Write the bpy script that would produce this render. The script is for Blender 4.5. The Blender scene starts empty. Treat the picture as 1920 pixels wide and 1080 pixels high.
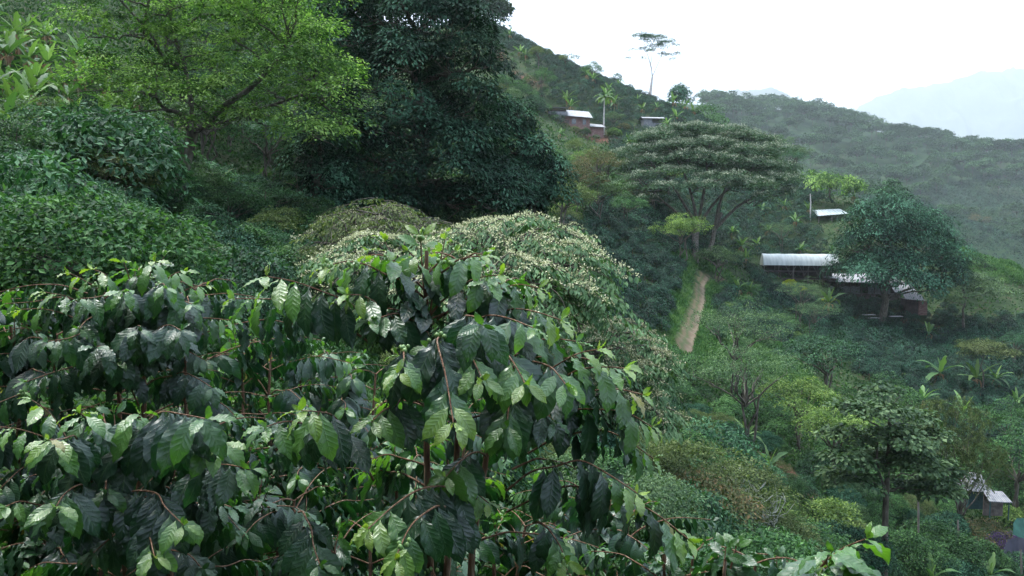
import bpy, math, random
import numpy as np
from mathutils import Vector
R = math.radians
rng = np.random.default_rng(7)
random.seed(7)
scene = bpy.context.scene
COL = scene.collection

# ---------------------------------------------------------------- camera
PITCH = R(-5.0)
LENS = 28.0
FPX = LENS / 36 * 1920
cam_d = bpy.data.cameras.new("camera")
cam_d.lens = LENS; cam_d.sensor_width = 36; cam_d.clip_start = 0.1; cam_d.clip_end = 60000
cam = bpy.data.objects.new("camera", cam_d); COL.objects.link(cam)
cam.location = (0, 0, 0); cam.rotation_euler = (R(90) + PITCH, 0, 0)
scene.camera = cam

# ---------------------------------------------------------------- sky, sun, exposure
SUN_EL, SUN_ROT = R(68), R(-60)
w = bpy.data.worlds.new("World"); scene.world = w; w.use_nodes = True
nt = w.node_tree; nt.nodes.clear()
o_ = nt.nodes.new('ShaderNodeOutputWorld'); bg = nt.nodes.new('ShaderNodeBackground')
sky = nt.nodes.new('ShaderNodeTexSky'); sky.sky_type = 'NISHITA'; sky.sun_disc = False
sky.sun_elevation = SUN_EL; sky.sun_rotation = SUN_ROT
sky.air_density = 1.0; sky.dust_density = 6.0; sky.ozone_density = 1.5; sky.altitude = 1500
hs = nt.nodes.new('ShaderNodeHueSaturation'); hs.inputs['Saturation'].default_value = 0.65
nt.links.new(sky.outputs[0], hs.inputs['Color'])
# overcast: the zenith is brighter than the horizon
tcw = nt.nodes.new('ShaderNodeTexCoord'); sxw = nt.nodes.new('ShaderNodeSeparateXYZ'); nt.links.new(tcw.outputs['Generated'], sxw.inputs[0])
mrw = nt.nodes.new('ShaderNodeMapRange'); mrw.inputs[1].default_value = 0.0; mrw.inputs[2].default_value = 1.0; mrw.inputs[3].default_value = 0.75; mrw.inputs[4].default_value = 2.4
nt.links.new(sxw.outputs[2], mrw.inputs[0])
vmw = nt.nodes.new('ShaderNodeVectorMath'); vmw.operation = 'SCALE'; nt.links.new(hs.outputs[0], vmw.inputs[0]); nt.links.new(mrw.outputs[0], vmw.inputs['Scale'])
nt.links.new(vmw.outputs[0], bg.inputs[0])
bg.inputs[1].default_value = 0.11
nt.links.new(bg.outputs[0], o_.inputs[0])
sd = bpy.data.lights.new("sun", 'SUN'); sd.energy = 1.5; sd.angle = R(16); sd.color = (1.0, 0.985, 0.96)
sun = bpy.data.objects.new("sun", sd); COL.objects.link(sun)
# direction towards the sun (nishita: rotation measured clockwise from +Y)
sdir = Vector((math.sin(SUN_ROT) * math.cos(SUN_EL), math.cos(SUN_ROT) * math.cos(SUN_EL), math.sin(SUN_EL)))
sun.rotation_euler = sdir.to_track_quat('Z', 'Y').to_euler()
scene.view_settings.view_transform = 'Standard'
scene.view_settings.look = 'None'
scene.view_settings.exposure = 2.3
scene.view_settings.gamma = 1.0
cy = scene.cycles
cy.max_bounces = 5; cy.diffuse_bounces = 1; cy.glossy_bounces = 2; cy.transmission_bounces = 3; cy.volume_bounces = 1
cy.use_denoising = True
cy.sample_clamp_indirect = 4.0

# ---------------------------------------------------------------- pixel <-> point
SP, CP = math.sin(PITCH), math.cos(PITCH)
def at(px, py, Y):
    dx = (px - 960) / FPX; dy = (540 - py) / FPX
    d = np.array([dx, CP - dy * SP, SP + dy * CP])
    return d * (Y / d[1])
def proj(P):
    P = np.asarray(P, float)
    dep = P[..., 1] * CP + P[..., 2] * SP
    up = -P[..., 1] * SP + P[..., 2] * CP
    dep = np.where(np.abs(dep) < 1e-6, 1e-6, dep)
    return 960 + FPX * P[..., 0] / dep, 540 - FPX * up / dep, dep
def inpoly(px, py, poly):
    px = np.asarray(px); py = np.asarray(py)
    ins = np.zeros(px.shape, bool)
    n = len(poly); j = n - 1
    for i in range(n):
        xi, yi = poly[i]; xj, yj = poly[j]
        if yi != yj:
            c = ((yi > py) != (yj > py)) & (px < (xj - xi) * (py - yi) / (yj - yi) + xi)
            ins ^= c
        j = i
    return ins

# ---------------------------------------------------------------- mesh building
def unit(v):
    v = np.asarray(v, float)
    return v / np.maximum(np.linalg.norm(v, axis=-1, keepdims=True), 1e-9)
class MB:
    """collects quads and an optional per-vertex tint / leaf coordinate"""
    def __init__(s): s.v = []; s.f = []; s.t = []; s.l = []; s.n = 0
    def add(s, v, f, tint=0.5, luv=None):
        v = np.asarray(v, np.float32).reshape(-1, 3); f = np.asarray(f, np.int32).reshape(-1, 4)
        s.v.append(v); s.f.append(f + s.n); s.n += len(v)
        s.t.append(np.broadcast_to(np.asarray(tint, np.float32), (len(v),)))
        s.l.append(np.zeros((len(v), 3), np.float32) if luv is None else np.asarray(luv, np.float32).reshape(-1, 3))
    def data(s):
        if not s.v: return None
        return np.concatenate(s.v), np.concatenate(s.f), np.concatenate(s.t), np.concatenate(s.l)
    def mesh(s, name, mat, origin=(0, 0, 0), smooth=False):
        me = bpy.data.meshes.new(name)
        d = s.data()
        if d is None: return me
        v, f, t, l = d
        v = v - np.asarray(origin, np.float32)
        me.vertices.add(len(v)); me.vertices.foreach_set('co', v.ravel())
        me.loops.add(f.size); me.loops.foreach_set('vertex_index', f.ravel())
        me.polygons.add(len(f)); me.polygons.foreach_set('loop_start', np.arange(0, f.size, 4, dtype=np.int32))
        try: me.polygons.foreach_set('loop_total', np.full(len(f), 4, np.int32))
        except Exception: pass
        me.polygons.foreach_set('use_smooth', np.full(len(f), smooth, bool))
        a = me.attributes.new('tint', 'FLOAT', 'POINT'); a.data.foreach_set('value', np.ascontiguousarray(t, np.float32))
        if np.any(l):
            a = me.attributes.new('luv', 'FLOAT_VECTOR', 'POINT'); a.data.foreach_set('vector', l.ravel())
        for m in (mat if isinstance(mat, (list, tuple)) else [mat]): me.materials.append(m)
        me.update(calc_edges=True)
        return me
    def obj(s, name, mat, parent=None, origin=(0, 0, 0), smooth=False):
        """origin: world position of the thing the mesh belongs to (mesh is stored relative to it)"""
        o = bpy.data.objects.new(name, s.mesh(name, mat, origin, smooth)); COL.objects.link(o)
        if parent is not None: o.parent = parent
        else: o.location = origin
        return o
def tag(o, label=None, cat=None, group=None, kind=None):
    if label: o['label'] = label
    if cat: o['category'] = cat
    if group: o['group'] = group
    if kind: o['kind'] = kind
    return o
def empty(name, loc, label=None, cat=None, group=None, rz=0):
    o = bpy.data.objects.new(name, None); COL.objects.link(o)
    o.location = [float(c) for c in loc]; o.rotation_euler = (0, 0, rz); o.empty_display_size = 0.2
    return tag(o, label, cat, group)
def copy_tree(root, loc, rz, sc, label=None, group=None, cat=None):
    r = root.copy(); COL.objects.link(r); r.location = [float(c) for c in loc]; r.rotation_euler = (0, 0, rz)
    r.scale = (sc, sc, sc) if np.isscalar(sc) else sc
    for c in list(root.children):
        k = c.copy(); COL.objects.link(k); k.parent = r
        for g in c.children:
            q = g.copy(); COL.objects.link(q); q.parent = k
    if label: r['label'] = label
    if group: r['group'] = group
    elif 'group' in r and label: del r['group']
    if cat: r['category'] = cat
    return r
used_protos = set()
def place(root, loc, rz=0, sc=1.0, label=None, group=None, cat=None):
    """first use moves the thing itself, afterwards copies"""
    if root.name not in used_protos:
        used_protos.add(root.name)
        root.location = [float(c) for c in loc]; root.rotation_euler = (0, 0, rz)
        root.scale = (sc, sc, sc) if np.isscalar(sc) else sc
        if 'group' in root and label: del root['group']
        return tag(root, label, cat, group)
    return copy_tree(root, loc, rz, sc, label, group, cat)

def tube(mb, pts, radii, sides=6, tint=0.5):
    pts = np.asarray(pts, float); n = len(pts)
    radii = np.broadcast_to(np.asarray(radii, float), (n,))
    tg = unit(np.gradient(pts, axis=0))
    ref = np.where(np.abs(tg[:, 2:3]) > 0.9, np.array([[1., 0, 0]]), np.array([[0, 0, 1.]]))
    a = unit(np.cross(tg, ref)); b = np.cross(tg, a)
    for i in range(1, n):
        if np.dot(a[i], a[i - 1]) < 0: a[i] = -a[i]; b[i] = -b[i]
    th = np.linspace(0, 2 * np.pi, sides, endpoint=False)
    ring = pts[:, None] + radii[:, None, None] * (np.cos(th)[None, :, None] * a[:, None] + np.sin(th)[None, :, None] * b[:, None])
    i = np.arange(n - 1)[:, None] * sides; j = np.arange(sides)[None]
    j2 = (j + 1) % sides
    f = np.stack([i + j, i + j2, i + sides + j2, i + sides + j], -1).reshape(-1, 4)
    mb.add(ring.reshape(-1, 3), f, tint)
def curve(p0, p1, bend=(0, 0, 0), n=7, wig=0.0, r=rng):
    p0 = np.asarray(p0, float); p1 = np.asarray(p1, float)
    t = np.linspace(0, 1, n)[:, None]
    c = (p0 + p1) / 2 + np.asarray(bend, float)
    p = (1 - t) ** 2 * p0 + 2 * t * (1 - t) * c + t ** 2 * p1
    if wig:
        d = np.linalg.norm(p1 - p0)
        p += r.normal(size=p.shape) * wig * d * np.sin(np.pi * t)
    return p
def spline(P, n=6):
    P = np.asarray(P, float); Q = np.vstack([2 * P[0] - P[1], P, 2 * P[-1] - P[-2]]); out = []
    for i in range(1, len(Q) - 2):
        t = np.linspace(0, 1, n, endpoint=False)[:, None]
        out.append(.5 * ((2 * Q[i]) + (-Q[i - 1] + Q[i + 1]) * t + (2 * Q[i - 1] - 5 * Q[i] + 4 * Q[i + 1] - Q[i + 2]) * t ** 2 + (-Q[i - 1] + 3 * Q[i] - 3 * Q[i + 1] + Q[i + 2]) * t ** 3))
    out.append(P[-1:]); return np.concatenate(out)
def box(mb, lo, hi, tint=0.5, M=None):
    x0, y0, z0 = lo; x1, y1, z1 = hi
    v = np.array([[x0, y0, z0], [x1, y0, z0], [x1, y1, z0], [x0, y1, z0], [x0, y0, z1], [x1, y0, z1], [x1, y1, z1], [x0, y1, z1]], float)
    if M is not None: v = M(v)
    mb.add(v, [[0, 3, 2, 1], [4, 5, 6, 7], [0, 1, 5, 4], [1, 2, 6, 5], [2, 3, 7, 6], [3, 0, 4, 7]], tint)

def quads(mb, P, D, N, L, W, tint, fold=0.18, mid=0.5, curl=0.0):
    """one folded leaf per row: base, side, tip, side"""
    D = unit(D); S = unit(np.cross(D, N)); N2 = np.cross(S, D)
    L = np.broadcast_to(L, (len(P),))[:, None]; W = np.broadcast_to(W, (len(P),))[:, None]
    m = P + D * L * mid
    v = np.stack([P, m + S * W / 2 + N2 * W * fold, P + D * L - N2 * L * curl, m - S * W / 2 + N2 * W * fold], 1).reshape(-1, 3)
    f = np.arange(len(P) * 4).reshape(-1, 4)
    mb.add(v, f, np.repeat(np.broadcast_to(tint, (len(P),)), 4))

def pads(c, n, r, k, up=0.8, dome=0.35, r_=rng):
    """leaf sites on domed pads. c,n: pad centres and normals; r: radii; k leaves each"""
    m = len(c)
    a = unit(n * (1 - up) + np.array([0, 0, 1.]) * up + r_.normal(size=(m, 3)) * 0.12)
    t1 = unit(np.cross(a, r_.normal(size=(m, 3)))); t2 = np.cross(a, t1)
    idx = np.repeat(np.arange(m), k); q = len(idx)
    rho = np.sqrt(r_.uniform(0, 1, q)); th = r_.uniform(0, 2 * np.pi, q)
    rr = np.broadcast_to(r, (m,))[idx]
    rad = t1[idx] * np.cos(th)[:, None] + t2[idx] * np.sin(th)[:, None]
    h = dome * (1 - rho ** 2) * rr + r_.normal(size=q) * 0.08 * rr
    P = c[idx] + rad * (rho * rr)[:, None] + a[idx] * h[:, None]
    return P, rad, a[idx], rho, idx

def blob_pads(blobs, padr, dens=1.0, zmin=-0.35, keep_inner=0.1, r_=rng):
    """blobs: (cx,cy,cz,rx,ry,rz) ellipsoids -> pad centres spread over their outer surface"""
    B = np.asarray(blobs, float); C = []; Nn = []
    for i, b in enumerate(B):
        c, r3 = b[:3], b[3:]
        area = 4 * np.pi * ((r3[0] * r3[1]) ** 1.6 / 3 + (r3[0] * r3[2]) ** 1.6 / 3 + (r3[1] * r3[2]) ** 1.6 / 3) ** (1 / 1.6)
        n = max(4, int(dens * area / (padr * padr * 1.6)))
        d = unit(r_.normal(size=(n * 2, 3)))
        d = d[d[:, 2] > zmin + r_.uniform(-0.35, 0.2, len(d))][:n]
        p = c + d * r3 * r_.uniform(0.72, 1.08, (len(d), 1))
        ok = np.ones(len(p), bool)
        for j, b2 in enumerate(B):
            if j != i:
                q = (((p - b2[:3]) / b2[3:]) ** 2).sum(1)
                ok &= (q > 0.55) | (r_.uniform(size=len(p)) < keep_inner)
        C.append(p[ok]); Nn.append(unit(d[ok] / r3))
    return np.concatenate(C), np.concatenate(Nn)

def foliage(mb, blobs, padr, k, L, Wd, dens=1.0, up=0.7, droop=0.35, dome=0.35, zmin=-0.35, padvar=0.35, tint_pad=0.5, fold=0.18,
            keep_inner=0.1, r_=rng, flower=None, frac=0.25, fsize=0.1, spread=0.38):
    c, n = blob_pads(blobs, padr, dens, zmin, keep_inner, r_)
    r = padr * r_.uniform(1 - padvar, 1 + padvar, len(c))
    P, rad, a, rho, idx = pads(c, n, r, k, up, dome, r_)
    q = len(P)
    D = rad * 0.9 - np.array([0, 0, 1.]) * droop * (0.2 + 1.2 * rho[:, None] ** 2) + a * 0.15 + r_.normal(size=(q, 3)) * spread
    N = a + rad * 0.9 * rho[:, None] ** 2 + r_.normal(size=(q, 3)) * 0.22
    tint = np.clip(0.5 + (r_.uniform(-.5, .5, len(c))[idx]) * tint_pad * 1.1 + r_.normal(size=q) * 0.17, 0, 1)
    Ls = L * r_.uniform(0.65, 1.25, q)
    quads(mb, P, D, N, Ls, Ls * Wd, tint, fold)
    if flower is not None:
        s = np.where((r_.uniform(size=q) < frac * 2.6) & (n[idx][:, 2] > -0.05) & (rho < .55))[0]
        Pf = P[s] + a[s] * fsize * 0.8
        for _ in range(4):
            quads(flower, Pf + r_.normal(size=(len(s), 3)) * fsize * .4, r_.normal(size=(len(s), 3)) + a[s] * .6, a[s] + r_.normal(size=(len(s), 3)) * .5, fsize, fsize * .9, r_.uniform(0, 1, len(s)), 0.1)
    return c, n

# ---------------------------------------------------------------- materials
def nmat(name):
    m = bpy.data.materials.new(name); m.use_nodes = True; t = m.node_tree; t.nodes.clear()
    out = t.nodes.new('ShaderNodeOutputMaterial')
    return m, t, out
def ramp(t, cols, pos=None, interp='LINEAR'):
    r = t.nodes.new('ShaderNodeValToRGB'); e = r.color_ramp.elements; r.color_ramp.interpolation = interp
    n = len(cols); pos = pos or [i / max(1, n - 1) for i in range(n)]
    while len(e) < n: e.new(0.5)
    for i in range(n): e[i].position = pos[i]; e[i].color = (*cols[i], 1)
    return r
def leafmat(name, cols, rough=0.5, spec=0.4, trans=0.25, pos=None, rnd=0.25, tcol=(1.3, 1.5, 0.6)):
    if len(cols) == 3: cols = [tuple(c * .62 for c in cols[0]), tuple(c * .92 for c in cols[1]), tuple(c * 1.15 for c in cols[2])]
    m, t, out = nmat(name); N = t.nodes; Lk = t.links
    at_ = N.new('ShaderNodeAttribute'); at_.attribute_name = 'tint'
    rp = ramp(t, cols, pos); Lk.new(at_.outputs['Fac'], rp.inputs[0])
    oi = N.new('ShaderNodeObjectInfo')
    mp = N.new('ShaderNodeMapRange'); mp.inputs[3].default_value = 1 - rnd; mp.inputs[4].default_value = 1 + rnd
    Lk.new(oi.outputs['Random'], mp.inputs[0])
    hv = N.new('ShaderNodeHueSaturation'); Lk.new(rp.outputs[0], hv.inputs['Color']); Lk.new(mp.outputs[0], hv.inputs['Value'])
    b = N.new('ShaderNodeBsdfPrincipled'); Lk.new(hv.outputs[0], b.inputs['Base Color'])
    b.inputs['Roughness'].default_value = min(.75, rough + .08); b.inputs['Specular IOR Level'].default_value = spec * .5
    if trans > 0:
        tr = N.new('ShaderNodeBsdfTranslucent'); mm = N.new('ShaderNodeMixRGB'); mm.blend_type = 'MULTIPLY'; mm.inputs[0].default_value = 1
        mm.inputs[2].default_value = (*tcol, 1); Lk.new(hv.outputs[0], mm.inputs[1]); Lk.new(mm.outputs[0], tr.inputs[0])
        mx = N.new('ShaderNodeMixShader'); mx.inputs[0].default_value = trans
        Lk.new(b.outputs[0], mx.inputs[1]); Lk.new(tr.outputs[0], mx.inputs[2]); Lk.new(mx.outputs[0], out.inputs[0])
    else: Lk.new(b.outputs[0], out.inputs[0])
    return m
def noisemat(name, cols, scale=5.0, rough=0.85, detail=6, pos=None, bump=0.0, stretch=(1, 1, 1), spec=0.3, metal=0.0, coord='Object'):
    m, t, out = nmat(name); N = t.nodes; Lk = t.links
    tc = N.new('ShaderNodeTexCoord'); mp = N.new('ShaderNodeMapping'); mp.inputs['Scale'].default_value = stretch
    Lk.new(tc.outputs[coord], mp.inputs[0])
    n = N.new('ShaderNodeTexNoise'); n.inputs['Scale'].default_value = scale; n.inputs['Detail'].default_value = detail
    Lk.new(mp.outputs[0], n.inputs['Vector'])
    rp = ramp(t, cols, pos or [0.3 + 0.4 * i / max(1, len(cols) - 1) for i in range(len(cols))]); Lk.new(n.outputs['Fac'], rp.inputs[0])
    b = N.new('ShaderNodeBsdfPrincipled'); Lk.new(rp.outputs[0], b.inputs['Base Color']); b.inputs['Roughness'].default_value = rough
    b.inputs['Specular IOR Level'].default_value = spec; b.inputs['Metallic'].default_value = metal
    if bump:
        bp = N.new('ShaderNodeBump'); bp.inputs['Strength'].default_value = bump; bp.inputs['Distance'].default_value = 0.05
        Lk.new(n.outputs['Fac'], bp.inputs['Height']); Lk.new(bp.outputs[0], b.inputs['Normal'])
    Lk.new(b.outputs[0], out.inputs[0]); return m
M = {}
M['bark'] = noisemat('bark', [(0.03, 0.026, 0.018), (0.075, 0.068, 0.05), (0.14, 0.13, 0.105)], 6, bump=.6, stretch=(1, 1, .35))
M['bark_red'] = noisemat('bark_red', [(0.05, 0.025, 0.015), (0.15, 0.08, 0.045), (0.22, 0.16, 0.11)], 60, bump=.5, stretch=(1, 1, .2))
M['bark_pale'] = noisemat('bark_pale', [(0.3, 0.28, 0.25), (0.55, 0.52, 0.48)], 3, bump=.2)
M['lichen'] = noisemat('lichen', [(0.14, 0.15, 0.12), (0.36, 0.4, 0.35)], 8)
# ---------------------------------------------------------------- terrain
YO = 5.0
def tps_fit(X, z, lam=1e-3):
    n = len(X); d = np.linalg.norm(X[:, None] - X[None], axis=-1)
    K = np.where(d > 0, d ** 2 * np.log(d + 1e-12), 0) + lam * np.eye(n)
    Pm = np.hstack([np.ones((n, 1)), X])
    A = np.block([[K, Pm], [Pm.T, np.zeros((3, 3))]])
    s = np.linalg.solve(A, np.concatenate([z, np.zeros(3)]))
    return X, s
def tps_eval(fit, Q):
    X, s = fit; out = np.empty(len(Q))
    for i in range(0, len(Q), 20000):
        q = Q[i:i + 20000]; d = np.linalg.norm(q[:, None] - X[None], axis=-1)
        U = np.where(d > 0, d ** 2 * np.log(d + 1e-12), 0)
        out[i:i + 20000] = U @ s[:len(X)] + s[len(X)] + q @ s[len(X) + 1:]
    return out
cols_ = {
 -500: [(470, 20), (260, 32), (60, 50), (-250, 90)],
 0: [(600, 14), (430, 22), (310, 32), (170, 45), (-40, 70), (-300, 120)],
 300: [(640, 14), (490, 25), (405, 35), (280, 52), (60, 85), (-150, 150)],
 600: [(680, 15), (590, 25), (500, 35), (420, 48), (250, 85), (80, 160), (10, 285)],
 750: [(55, 285), (160, 200)],
 900: [(840, 15), (740, 22), (590, 35), (440, 50), (330, 90), (200, 160), (110, 220), (45, 278)],
 1100: [(920, 15), (860, 22), (740, 35), (590, 60), (450, 90), (335, 140), (247, 200), (140, 265)],
 1200: [(930, 24), (810, 40), (700, 60), (620, 75), (500, 97), (400, 122), (300, 172), (238, 213), (183, 258)],
 1300: [(970, 30), (870, 45), (740, 65), (650, 80), (515, 115), (440, 137), (335, 178), (222, 240)],
 1450: [(1010, 38), (890, 50), (780, 68), (660, 95), (530, 136), (440, 162), (340, 190), (290, 207)],
 1600: [(1070, 42), (920, 58), (800, 78), (660, 105), (600, 128), (545, 141), (430, 165), (375, 181)],
 1750: [(1090, 45), (960, 60), (820, 80), (700, 105), (610, 132), (520, 150), (438, 166)],
 1900: [(1100, 48), (960, 62), (840, 80), (720, 105), (620, 128), (545, 143), (503, 150)],
 2300: [(1150, 52), (1000, 66), (880, 84), (780, 105), (700, 128), (640, 145)],
}
pts = []; zs = []
for px, lst in cols_.items():
    for py, Y in lst:
        p = at(px, py, Y); pts.append((p[0], Y)); zs.append(p[2])
for x, Y, z in [(-3, 1.5, -1.9), (0, 1.5, -2.3), (3, 1.5, -2.9), (-6, -3, -1.8), (6, -3, -3.3), (-4, 6, -1.9), (0, 7, -3.0), (5, 7, -4.6), (10, 12, -7.5), (-6, 10, -1.2),
                (-160, 330, 130), (-60, 340, 75), (0, 340, 55), (40, 330, 28), (80, 310, 0), (80, 270, 8), (100, 250, -12), (110, 215, -20), (125, 200, -28), (150, 190, -36), (200, 260, -45), (130, 320, -30), (240, 200, -45)]:
    pts.append((x, Y)); zs.append(z)
pts = np.array(pts); zs = np.array(zs)
def gpar(x, Y): return np.stack([4 * x / (Y + YO), 1.6 * np.log(Y + YO)], -1)
GF = tps_fit(gpar(pts[:, 0], pts[:, 1]), zs, 2e-3)
def vnoise(x, y, s):
    x = x / s; y = y / s
    return (np.sin(x * 1.7 + 1.3 * np.sin(y * 1.1)) * np.cos(y * 1.9 + 1.1 * np.sin(x * .8 + 2)) + .5 * np.sin(x * 4.1 + y * 2.3 + 1) * np.cos(y * 3.7 - x * 1.7)) / 1.5
def gz(x, Y):
    x = np.atleast_1d(np.asarray(x, float)); Y = np.atleast_1d(np.asarray(Y, float))
    z = tps_eval(GF, gpar(x, np.maximum(Y, -4)))
    return z + vnoise(x, Y, 3.0) * np.clip(np.abs(Y) * .006, 0.02, 0.6)
def ground_at(px, Y):
    """point on the terrain seen in column px at distance Y"""
    x = 0.
    z = -5.
    for _ in range(4):
        dep = Y * CP + z * SP; x = (px - 960) / FPX * dep; z = float(gz(x, Y)[0])
    return np.array([x, Y, z])
def grid_mesh(V, nr, nc):
    i = np.arange(nr - 1)[:, None] * nc; j = np.arange(nc - 1)[None]
    return V.reshape(-1, 3), np.stack([i + j, i + j + 1, i + nc + j + 1, i + nc + j], -1).reshape(-1, 4)
# regions drawn on the ground
PATH_C = [(1278, 668, 76), (1290, 625, 84), (1302, 580, 95), (1310, 548, 104), (1312, 520, 114), (1330, 505, 120), (1370, 500, 124)]
PATH_P = spline([ground_at(a, c)[:2] for a, b, c in PATH_C], 8)
def dist_path(x, Y):
    P = np.stack([x, Y], -1); d = np.full(len(P), 1e9)
    for a, b in zip(PATH_P[:-1], PATH_P[1:]):
        ab = b - a; t = np.clip(((P - a) @ ab) / (ab @ ab), 0, 1); d = np.minimum(d, np.linalg.norm(P - a - t[:, None] * ab, axis=1))
    return d
SOIL = [(1470, 858, 52, 1.9, 2.2), (1075, 246, 198, 10, 4), (1115, 252, 196, 8, 3), (940, 100, 225, 2.5, 3), (985, 145, 215, 4, 2), (1635, 573, 131, 1.6, 1.2), (1735, 600, 131, 4, 2.5), (1230, 860, 30, 1.5, 1.5), (1800, 1000, 52, 2.5, 2), (1840, 480, 152, 3, 2)]
SOILP = [(ground_at(a, c)[0], c, r1, r2) for a, b, c, r1, r2 in SOIL]
GRASS_POLYS = [[(1250, 500), (1340, 500), (1335, 560), (1470, 640), (1500, 740), (1400, 700), (1320, 620), (1290, 680), (1230, 660)], [(1740, 420), (1920, 480), (1920, 540), (1830, 520), (1760, 470)], [(1480, 640), (1560, 760), (1480, 800), (1440, 700)]]
def soil_mask(x, Y):
    m = np.zeros(len(x))
    for sx, sy, r1, r2 in SOILP:
        q = ((x - sx) / r1) ** 2 + ((Y - sy) / r2) ** 2 + vnoise(x, Y, 1.2) * .35
        m = np.maximum(m, np.clip((1.15 - q) / .3, 0, 1))
    return m
nr, nc = 330, 300
Yr = np.concatenate([[-40, -12], np.exp(np.linspace(np.log(YO - 4.5), np.log(335 + YO), nr - 2)) - YO])
U = np.linspace(-1.35, 1.35, nc)
XX = U[None] * np.where(Yr < 0, 14, Yr + YO + 9)[:, None]; XX[0] *= 3
YY = np.broadcast_to(Yr[:, None], XX.shape)
ZZ = gz(XX.ravel(), YY.ravel()).reshape(XX.shape)
V, F = grid_mesh(np.stack([XX, YY, ZZ], -1), nr, nc)
mb = MB(); mb.add(V, F, soil_mask(V[:, 0], V[:, 1]))
def groundmat(name, g1, g2, g3, soil, sc=0.6):
    m, t, out = nmat(name); N = t.nodes; Lk = t.links
    tc = N.new('ShaderNodeTexCoord')
    n = N.new('ShaderNodeTexNoise'); n.inputs['Scale'].default_value = sc; n.inputs['Detail'].default_value = 9; n.inputs['Roughness'].default_value = .65
    Lk.new(tc.outputs['Object'], n.inputs['Vector'])
    rp = ramp(t, [g1, g2, g3], [.35, .5, .66]); Lk.new(n.outputs['Fac'], rp.inputs[0])
    a = N.new('ShaderNodeAttribute'); a.attribute_name = 'tint'
    n2 = N.new('ShaderNodeTexNoise'); n2.inputs['Scale'].default_value = sc * 3; n2.inputs['Detail'].default_value = 8; Lk.new(tc.outputs['Object'], n2.inputs['Vector'])
    rs = ramp(t, soil, [.35, .65]); Lk.new(n2.outputs['Fac'], rs.inputs[0])
    mx = N.new('ShaderNodeMixRGB'); Lk.new(a.outputs['Fac'], mx.inputs[0]); Lk.new(rp.outputs[0], mx.inputs[1]); Lk.new(rs.outputs[0], mx.inputs[2])
    b = N.new('ShaderNodeBsdfPrincipled'); b.inputs['Roughness'].default_value = .95; b.inputs['Specular IOR Level'].default_value = .1
    Lk.new(mx.outputs[0], b.inputs['Base Color'])
    bp = N.new('ShaderNodeBump'); bp.inputs['Strength'].default_value = .7; bp.inputs['Distance'].default_value = .3; Lk.new(n2.outputs['Fac'], bp.inputs['Height']); Lk.new(bp.outputs[0], b.inputs['Normal'])
    Lk.new(b.outputs[0], out.inputs[0]); return m
M['ground'] = groundmat('ground_cover_soil', (0.02, 0.032, 0.014), (0.03, 0.055, 0.02), (0.05, 0.05, 0.026), [(0.05, 0.024, 0.015), (0.115, 0.06, 0.038)])
tag(mb.obj('ground', M['ground'], smooth=True), 'steep green hillside falling into a ravine on the right', kind='structure')

# dirt path draped on the ground
mb = MB()
pp = spline(PATH_P[::4], 10); tg = unit(np.gradient(pp, axis=0)); nn = np.stack([tg[:, 1], -tg[:, 0]], -1)
wid = np.linspace(1.3, 1.0, len(pp)); s = np.linspace(-1, 1, 15)
X = pp[:, None, 0] + nn[:, None, 0] * s[None] * wid[:, None] * 0.9; Y = pp[:, None, 1] + nn[:, None, 1] * s[None] * wid[:, None] * 0.9
Z = gz(X.ravel(), Y.ravel()).reshape(X.shape) + 0.14 - 0.2 * np.abs(s[None]) ** 8
V, F = grid_mesh(np.stack([X, Y, Z], -1), len(pp), 15)
mb.add(V, F, np.tile(s, len(pp)))
m, t, out = nmat('dirt_path'); N = t.nodes; Lk = t.links
a = N.new('ShaderNodeAttribute'); a.attribute_name = 'tint'
tc = N.new('ShaderNodeTexCoord'); n = N.new('ShaderNodeTexNoise'); n.inputs['Scale'].default_value = 1.3; n.inputs['Detail'].default_value = 8
Lk.new(tc.outputs['Object'], n.inputs['Vector'])
# two worn tracks with grass between and beside
ad = N.new('ShaderNodeMath'); ad.operation = 'MULTIPLY_ADD'; ad.inputs[1].default_value = 0.9; Lk.new(n.outputs['Fac'], ad.inputs[0]); 
m1 = N.new('ShaderNodeMath'); m1.operation = 'ADD'; m1.inputs[1].default_value = -.45; Lk.new(a.outputs['Fac'], m1.inputs[0]); Lk.new(m1.outputs[0], ad.inputs[2])
rp = ramp(t, [(0.03, 0.06, 0.015), (0.045, 0.065, 0.02), (0.1, 0.08, 0.05), (0.055, 0.075, 0.03), (0.1, 0.08, 0.052), (0.15, 0.122, 0.082), (0.03, 0.055, 0.015)], [.0, .2, .34, .5, .62, .8, .97])
mr = N.new('ShaderNodeMapRange'); mr.inputs[1].default_value = -1; mr.inputs[2].default_value = 1; Lk.new(ad.outputs[0], mr.inputs[0]); Lk.new(mr.outputs[0], rp.inputs[0])
b = N.new('ShaderNodeBsdfPrincipled'); b.inputs['Roughness'].default_value = .95; b.inputs['Specular IOR Level'].default_value = .1; Lk.new(rp.outputs[0], b.inputs['Base Color']); Lk.new(b.outputs[0], out.inputs[0])
M['path'] = m
tag(mb.obj('path', m, smooth=True), 'worn dirt path with grass between its tracks', kind='structure')

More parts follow.
